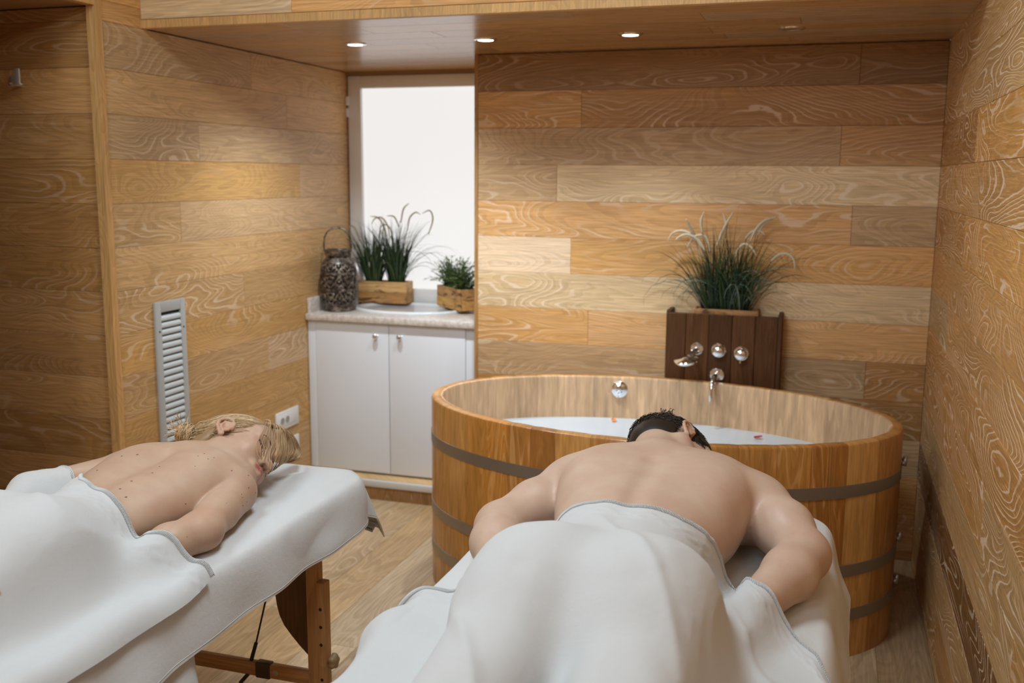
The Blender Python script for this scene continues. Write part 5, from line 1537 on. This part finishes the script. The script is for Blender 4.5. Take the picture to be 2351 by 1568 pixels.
# ------------------------------------------------------------------ hair, lashes, moles
def poly_sd(px, py, pts):
    """signed distance to a polygon (negative inside), numpy"""
    d = np.full(px.shape, 1e9); sgn = np.ones(px.shape); n = len(pts)
    for i in range(n):
        ax, ay = pts[i]; bx, by = pts[i-1]
        ex, ey = bx-ax, by-ay; wx, wy = px-ax, py-ay
        t = np.clip((wx*ex+wy*ey)/(ex*ex+ey*ey), 0, 1)
        d = np.minimum(d, (wx-ex*t)**2+(wy-ey*t)**2)
        c1 = py >= ay; c2 = py < by; c3 = ex*wy > ey*wx
        flip = (c1 & c2 & c3) | (~c1 & ~c2 & ~c3)
        sgn = np.where(flip, -sgn, sgn)
    return sgn*np.sqrt(d)
EC, ER = np.array((-0.012, 0, 0.035)), np.array((0.098, 0.073, 0.088))
def hair_cap(name, H, poly, off, parent, mat, colf, bumps=0.0):
    f = Field(axis_pts((-0.14, 0.14, 0.0034)), axis_pts((-0.1, 0.1, 0.0034)), axis_pts((-0.1, 0.15, 0.0034)))
    f.ell(EC, ER+off, 0.01); f.ell((0.040, 0, 0.045), (0.050+off, 0.060+off, 0.060+off), 0.02)
    f.ell((-0.035, 0, -0.02), (0.068+off*.5, 0.060+off*.5, 0.06), 0.03)
    X = f.ax[0][:, None]; Z = f.ax[2][None, :]
    pd = poly_sd(X+0*Z, Z+0*X, poly)[:, None, :]+np.zeros_like(f.V)
    if bumps: 
        Y = f.ax[1][None, :, None]
        pd = pd+bumps*np.sin(X[:, :, None]*260+Y*190)
    k = 0.010; h = np.maximum(k-np.abs(f.V-pd), 0)/k; f.V = np.maximum(f.V, pd)+h*h*k*0.25
    P, Q = f.mesh(); P = relax(P, Q, 2)
    col = colf(P)
    P = H.c+H.s*(P@H.A.T)
    o = fast_mesh(name, P, Q, mat, parent); set_tint(o, col); return o
def cr(pts, m=6):
    P = [np.array(p, float) for p in pts]; P = [2*P[0]-P[1]]+P+[2*P[-1]-P[-2]]; out = []
    for i in range(1, len(P)-2):
        for k in range(m):
            t = k/m
            out.append(0.5*((2*P[i])+(-P[i-1]+P[i+1])*t+(2*P[i-1]-5*P[i]+4*P[i+1]-P[i+2])*t*t+(-P[i-1]+3*P[i]-3*P[i+1]+P[i+2])*t**3))
    return out+[P[-2]]
def strands(name, H, lines, rad, cols, parent, mat, R, n=3):
    V, F, Cc = [], [], []
    for L in lines:
        pts = [Vector(H.w(p)) for p in L]; m = len(pts); r = R.uniform(*rad)
        a, fz = tube_data(pts, [r*(1.0 if 0 < i < m-1 else 0.35) for i in range(m)], n, False)
        o = len(V); V += a; F += [tuple(x+o for x in f) for f in fz]
        c = R.choice(cols); k = R.uniform(0.75, 1.2); Cc += [[x*k for x in c]]*len(a)
    o = mesh_obj(name, V, F, mat, parent, True); set_tint(o, np.array(Cc)); return o
def skull_path(a, b, r, n=11, ra=None):
    ua = (np.array(a)-EC)/ER; ub = (np.array(b)-EC)/ER
    la, lb = np.linalg.norm(ua), np.linalg.norm(ub); ua /= la; ub /= lb
    w = math.acos(float(np.clip(ua@ub, -1, 1))); out = []
    for i in range(n):
        t = i/(n-1); d = (math.sin((1-t)*w)*ua+math.sin(t*w)*ub)/math.sin(w)
        rr = r+(0.012*math.sin(math.pi*t)); rr = rr*(1-t)+max(rr, lb)*t if t > .8 else rr
        out.append(EC+ER*d*rr)
    return out
BL = [(0.66, 0.455, 0.255), (0.58, 0.385, 0.205), (0.50, 0.32, 0.155), (0.72, 0.52, 0.32), (0.40, 0.25, 0.115), (0.30, 0.175, 0.08)]
def woman_hair():
    R = random.Random(21)
    poly = [(.14, .088), (.086, .075), (.06, .045), (.038, .024), (.014, .034), (-.022, .03), (-.032, -.03), (-.055, -.062), (-.2, -.062), (-.2, .25), (.14, .25)]
    cap = hair_cap('hair', HW, poly, 0.004, WOMAN, M_hair, lambda P: np.tile(np.array((0.34, 0.21, 0.10)), (len(P), 1))*(0.75+0.25*np.clip((P[:, 2:3]+0.06)/0.1, 0, 1)))
    bun = np.array((-0.088, 0.044, 0.000))
    line = [(.088, .0, .090), (.086, .028, .084), (.080, .052, .066), (.062, .064, .045), (.040, .069, .026), (.018, .072, .036), (-.018, .074, .032), (-.030, .070, -.015), (-.046, .058, -.050), (-.068, .025, -.062)]
    lines = []
    for k in range(1150):
        f = R.random()*(len(line)-1); i = min(int(f), len(line)-2); t = f-i
        p = np.array(line[i])*(1-t)+np.array(line[i+1])*t
        if R.random() < 0.25: p = p*np.array((1, -1, 1))
        p = p+np.array((R.gauss(0, .004), R.gauss(0, .003), R.gauss(0, .004)))
        lines.append(skull_path(p, bun+np.array((R.gauss(0, .006), R.gauss(0, .007), R.gauss(0, .007))), R.uniform(1.055, 1.10)))
    strands('combed_strands', HW, lines, (0.0005, 0.0010), BL, cap, M_hair, R)
    # bun: strands wound round a small ball, ends sticking out
    bl = []
    for k in range(210):
        ax = np.array((R.gauss(-1, .35), R.gauss(.2, .35), R.gauss(0, .35))); ax /= np.linalg.norm(ax)
        u = np.cross(ax, (0, 0, 1)); u /= np.linalg.norm(u); v = np.cross(ax, u); ph = R.uniform(0, 6.28); sp_ = R.uniform(2.0, 4.5); off = R.uniform(-0.7, 0.7)
        rr = 0.027*math.sqrt(1-off*off)*R.uniform(.92, 1.05)
        c = bun+np.array((-0.014, 0.010, -0.004))
        bl.append([c+ax*0.022*off+rr*(u*math.cos(ph+sp_*i/9)+v*math.sin(ph+sp_*i/9)) for i in range(10)])
    for k in range(26):
        d = np.array((R.gauss(-.8, .4), R.gauss(.7, .5), R.gauss(.1, .5))); d /= np.linalg.norm(d); c = bun+np.array((-0.014, 0.010, -0.004))
        bl.append([c+d*0.02, c+d*0.034+np.array((0, .002, 0)), c+d*0.046+np.array((0.002, R.gauss(0, .004), R.gauss(0, .005))), c+d*0.056+np.array((.004, R.gauss(0, .006), R.gauss(0, .006)))])
    fb = Field(axis_pts((-.05, .05, .003)), axis_pts((-.05, .05, .003)), axis_pts((-.05, .05, .003))); fb.ell((0, 0, 0), (0.024, 0.026, 0.026), 0.01)
    P, Q = fb.mesh(); P = HW.c+HW.s*((P+bun+np.array((-0.014, 0.010, -0.004)))@HW.A.T)
    b = fast_mesh('bun', P, Q, M_hair, WOMAN); set_tint(b, np.tile(np.array((0.30, 0.20, 0.09)), (len(P), 1)))
    strands('bun_strands', HW, bl, (0.0006, 0.0011), BL, b, M_hair, R)
    # loose fringe: a few single arcs over the eye, then a thick curtain falling to the towel
    lines = []
    GUIDES = [[(0.076, 0.0707, 0.0582), (0.077, 0.066, 0.0158), (0.079, 0.0562, -0.0212), (0.083, 0.0483, -0.0428), (0.091, 0.0361, -0.0512), (0.101, 0.0234, -0.0539)],
              [(0.078, 0.066, 0.0633), (0.081, 0.0547, 0.0277), (0.086, 0.0478, -0.0084), (0.092, 0.0427, -0.0377), (0.098, 0.0354, -0.0534), (0.104, 0.0237, -0.0563)],
              [(0.08, 0.0591, 0.0707), (0.087, 0.0456, 0.0351), (0.094, 0.0346, 0.0005), (0.1, 0.031, -0.0317), (0.104, 0.0295, -0.0546), (0.106, 0.0282, -0.0689)],
              [(0.083, 0.0486, 0.0806), (0.092, 0.0338, 0.0477), (0.1, 0.0258, 0.0138), (0.107, 0.021, -0.025), (0.112, 0.0124, -0.0416), (0.118, 0.0, -0.06)],
              [(0.086, 0.0357, 0.093), (0.095, 0.0178, 0.0683), (0.103, 0.0075, 0.0362), (0.105, -0.0037, 0.0089), (0.0759, -0.055, 0.0542), (0.061, -0.08, 0.0635)],
              [(0.087, 0.0258, 0.1061), (0.095, 0.0041, 0.0957), (0.102, -0.0125, 0.0706), (0.0967, -0.035, 0.0633), (0.083, -0.06, 0.0731), (0.0667, -0.08, 0.0818)],
              [(0.088, 0.0158, 0.1194), (0.095, -0.0139, 0.1293), (0.1, -0.0382, 0.1205), (0.1019, -0.045, 0.0965), (0.0883, -0.065, 0.1011), (0.0704, -0.08, 0.1094)],
              [(0.088, 0.0068, 0.1329), (0.094, -0.0349, 0.1661), (0.097, -0.0686, 0.1746), (0.1045, -0.067, 0.1388), (0.0932, -0.077, 0.1358), (0.0811, -0.08, 0.1241)],
              [(0.086, 0.0003, 0.1434), (0.09, -0.0514, 0.1937), (0.092, -0.0925, 0.2107), (0.1114, -0.078, 0.1558), (0.1043, -0.082, 0.1487), (0.0941, -0.081, 0.1318)]]
    GUIDES = [[((.064, .064, .066) if i < 4 else (.066, .045, .088) if i < 6 else (.062, .032, .098))]+g for i, g in enumerate(GUIDES)]
    def between(i, t, R):
        A_, B_ = np.array(GUIDES[i]), np.array(GUIDES[i+1]); sw = R.gauss(0, .0022)
        P = A_*(1-t)+B_*t
        n = len(P); ph = R.uniform(0, 6.28)
        return [P[j]+np.array((R.gauss(0, .0008), 0, R.gauss(0, .0010)))*(j > 0)+np.array((0.0012, 0, sw))*math.sin(ph+j*1.1) for j in range(n)]
    for i, cnt in enumerate((3, 4, 5, 7, 16, 70, 130, 90)):
        for k in range(cnt): lines.append(cr(between(i, R.random(), R), 5))
    strands('fringe', HW, lines, (0.0005, 0.0010), BL+BL[:3], cap, M_hair, R)
    # flyaways
    fl_ = []
    for k in range(34):
        f = R.random()*(len(line)-1); i = min(int(f), len(line)-2); t = f-i; p = np.array(line[i])*(1-t)+np.array(line[i+1])*t
        fl_.append(skull_path(p, bun+np.array((R.gauss(0, .02), R.gauss(0, .02), R.gauss(0, .02))), R.uniform(1.10, 1.17)))
    strands('flyaways', HW, fl_, (0.00025, 0.0004), BL, cap, M_hair, R)
    # hair tie
    tie = [HW.w(bun+np.array((0.012, 0, 0.0))+0.0165*np.array((0.15*math.cos(a), math.cos(a), math.sin(a)))) for a in np.linspace(0, 6.283, 26)]
    tube('hair_tie', tie, 0.0034, plain('tie', (0.35, 0.24, 0.12), 0.6), WOMAN, 8)
BVW = None
def on_skin(bv, p, n, lift=0.0005):
    hit = bv.ray_cast(Vector(p)+Vector(n)*0.06, -Vector(n), 0.2)
    return hit[0], hit[1]
def face_line(name, H, obj, pts, r, mat, side=(1, 0, 0), taper=True, hairs=None, R=None):
    """a thin line of hairs lying on the face"""
    bv = BVHTree.FromPolygons([v.co for v in obj.data.vertices], [p.vertices for p in obj.data.polygons])
    out = []
    d = Vector(H.A@np.array(side, float))
    for p in pts:
        l, n_ = on_skin(bv, H.w(p), d)
        if l: out.append(l+n_*0.0004)
    mb = MB()
    m = len(out)
    mb.add(tube_data(out, [r*(0.35+0.65*math.sin(math.pi*(i+.6)/(m+.2))) for i in range(m)], 5))
    if hairs:
        for i in range(hairs):
            f = i/(hairs-1)*(m-1.001); k = int(f); a = out[k]*(1-(f-k))+out[k+1]*(f-k)
            e = Vector(H.A@np.array((0.75, R.uniform(-.2, .2)+(f/(m-1)-.5)*-.5, -0.75)))*R.uniform(.005, .0085)
            mb.add(tube_data([a, a+e*0.6, a+e+Vector(H.A@np.array((0.001, 0, 0.0012)))], [0.0004, 0.0003, 0.0001], 4))
    mb.build(name, mat, obj)
def woman_face():
    R = random.Random(2); lash = plain('lash', (0.012, 0.008, 0.006), 0.6); brow = plain('brow_hair', (0.13, 0.075, 0.035), 0.7)
    for q in (1, -1):
        face_line('eyelashes', HW, WOMAN, [(0.08, q*y, z) for (y, z) in ((0.049, -0.0045), (0.044, -0.0075), (0.037, -0.0095), (0.030, -0.0105), (0.023, -0.0095), (0.018, -0.007))], 0.0019, lash, hairs=26, R=R)
        face_line('eyebrow', HW, WOMAN, [(0.08, q*y, z) for (y, z) in ((0.052, 0.014), (0.044, 0.0215), (0.034, 0.0225), (0.024, 0.020), (0.016, 0.0175))], 0.0020, brow)
woman_hair(); woman_face()
def man_hair():
    R = random.Random(9)
    poly = [(.16, .085), (.088, .08), (.070, .052), (.062, .026), (.040, .006), (.024, -.014), (.016, -.012), (.018, .026), (-.018, .030), (-.026, .0), (-.026, -.05), (-.05, -.10), (-.2, -.10), (-.2, .25), (.16, .25)]
    cap = hair_cap('hair', HM, poly, 0.006, MAN, M_hair, lambda P: np.tile(np.array((0.020, 0.014, 0.010)), (len(P), 1)), 0.003)
    lines = []; tries = 0
    pa = np.array(poly)
    while len(lines) < 2600 and tries < 30000:
        tries += 1
        d = np.array((R.gauss(0, 1), R.gauss(0, 1), R.gauss(0, 1))); d /= np.linalg.norm(d); p = EC+ER*d*1.06
        if poly_sd(np.array([p[0]]), np.array([p[2]]), poly)[0] > -0.001: continue
        nrm_ = d/ER; nrm_ /= np.linalg.norm(nrm_)
        flow = np.array((0.75+R.gauss(0, .35), R.gauss(0, .4), -0.45+R.gauss(0, .4))); flow = flow-nrm_*(flow@nrm_); flow /= np.linalg.norm(flow)
        L = R.uniform(.012, .024); cu = R.gauss(0, .35); sd = np.cross(nrm_, flow)
        lines.append([p, p+flow*L*.35+nrm_*L*.22+sd*cu*L*.1, p+flow*L*.7+nrm_*L*.30+sd*cu*L*.35, p+flow*L+nrm_*L*.26+sd*cu*L*.7])
    # a tuft standing up at the back
    for k in range(60):
        b = np.array((-0.062+R.gauss(0, .007), 0.05+R.gauss(0, .006), 0.075+R.gauss(0, .012))); d = np.array((-.5+R.gauss(0, .2), .85, R.gauss(0, .3))); L = R.uniform(.015, .028)
        lines.append([b, b+d*L*.5, b+d*L*.85+np.array((.004, 0, 0)), b+d*L+np.array((.011, -.003, 0))])
    strands('hair_strands', HM, lines, (0.0006, 0.0011), [(0.014, 0.010, 0.008), (0.025, 0.017, 0.012), (0.045, 0.032, 0.022), (0.009, 0.007, 0.006)], cap, M_hair, R)
man_hair()

# moles on the woman's skin
BVW = BVHTree.FromPolygons([v.co for v in WOMAN.data.vertices], [p.vertices for p in WOMAN.data.polygons])
M_mole = plain('mole_brown', (0.16, 0.055, 0.03), 0.5)
MOLES = [(-1.529, 1.773, 0.922, 0.0033), (-1.527, 1.854, 0.936, 0.0029), (-1.498, 1.874, 0.936, 0.0037), (-1.393, 1.788, 0.926, 0.0029), (-1.402, 1.824, 0.931, 0.0026), (-1.406, 1.735, 0.918, 0.0033), (-1.405, 1.697, 0.91, 0.0033), (-1.379, 1.682, 0.898, 0.0035), (-1.308, 1.785, 0.857, 0.0022), (-1.353, 1.927, 0.939, 0.0022), (-1.355, 1.904, 0.938, 0.0018), (-1.332, 1.912, 0.929, 0.002), (-1.328, 1.931, 0.928, 0.0018), (-1.334, 1.864, 0.924, 0.0015), (-1.29, 1.939, 0.893, 0.0026), (-1.217, 1.659, 0.837, 0.0015), (-1.268, 1.973, 0.873, 0.0026), (-1.252, 1.947, 0.851, 0.0029), (-1.245, 1.903, 0.849, 0.0024), (-1.241, 1.899, 0.843, 0.0022), (-1.241, 1.917, 0.827, 0.002), (-1.235, 1.891, 0.827, 0.0022), (-1.249, 1.971, 0.831, 0.002), (-1.235, 1.828, 0.853, 0.0015)]
for (x, y, z, r) in MOLES:
    l, n_, _, _ = BVW.find_nearest(Vector((x, y, z)))
    V, F = lathe_data([(0.0, 0.0007), (r*0.6, 0.0005), (r, -0.0004), (0.0, -0.0006)], 8)
    q = n_.to_track_quat('Z', 'Y').to_matrix().to_4x4()
    o = mesh_obj('mole', V, F, M_mole, WOMAN, True); o.matrix_basis = Matrix.Translation(l) @ q @ Matrix.Diagonal((1.0, 0.75, 1, 1))
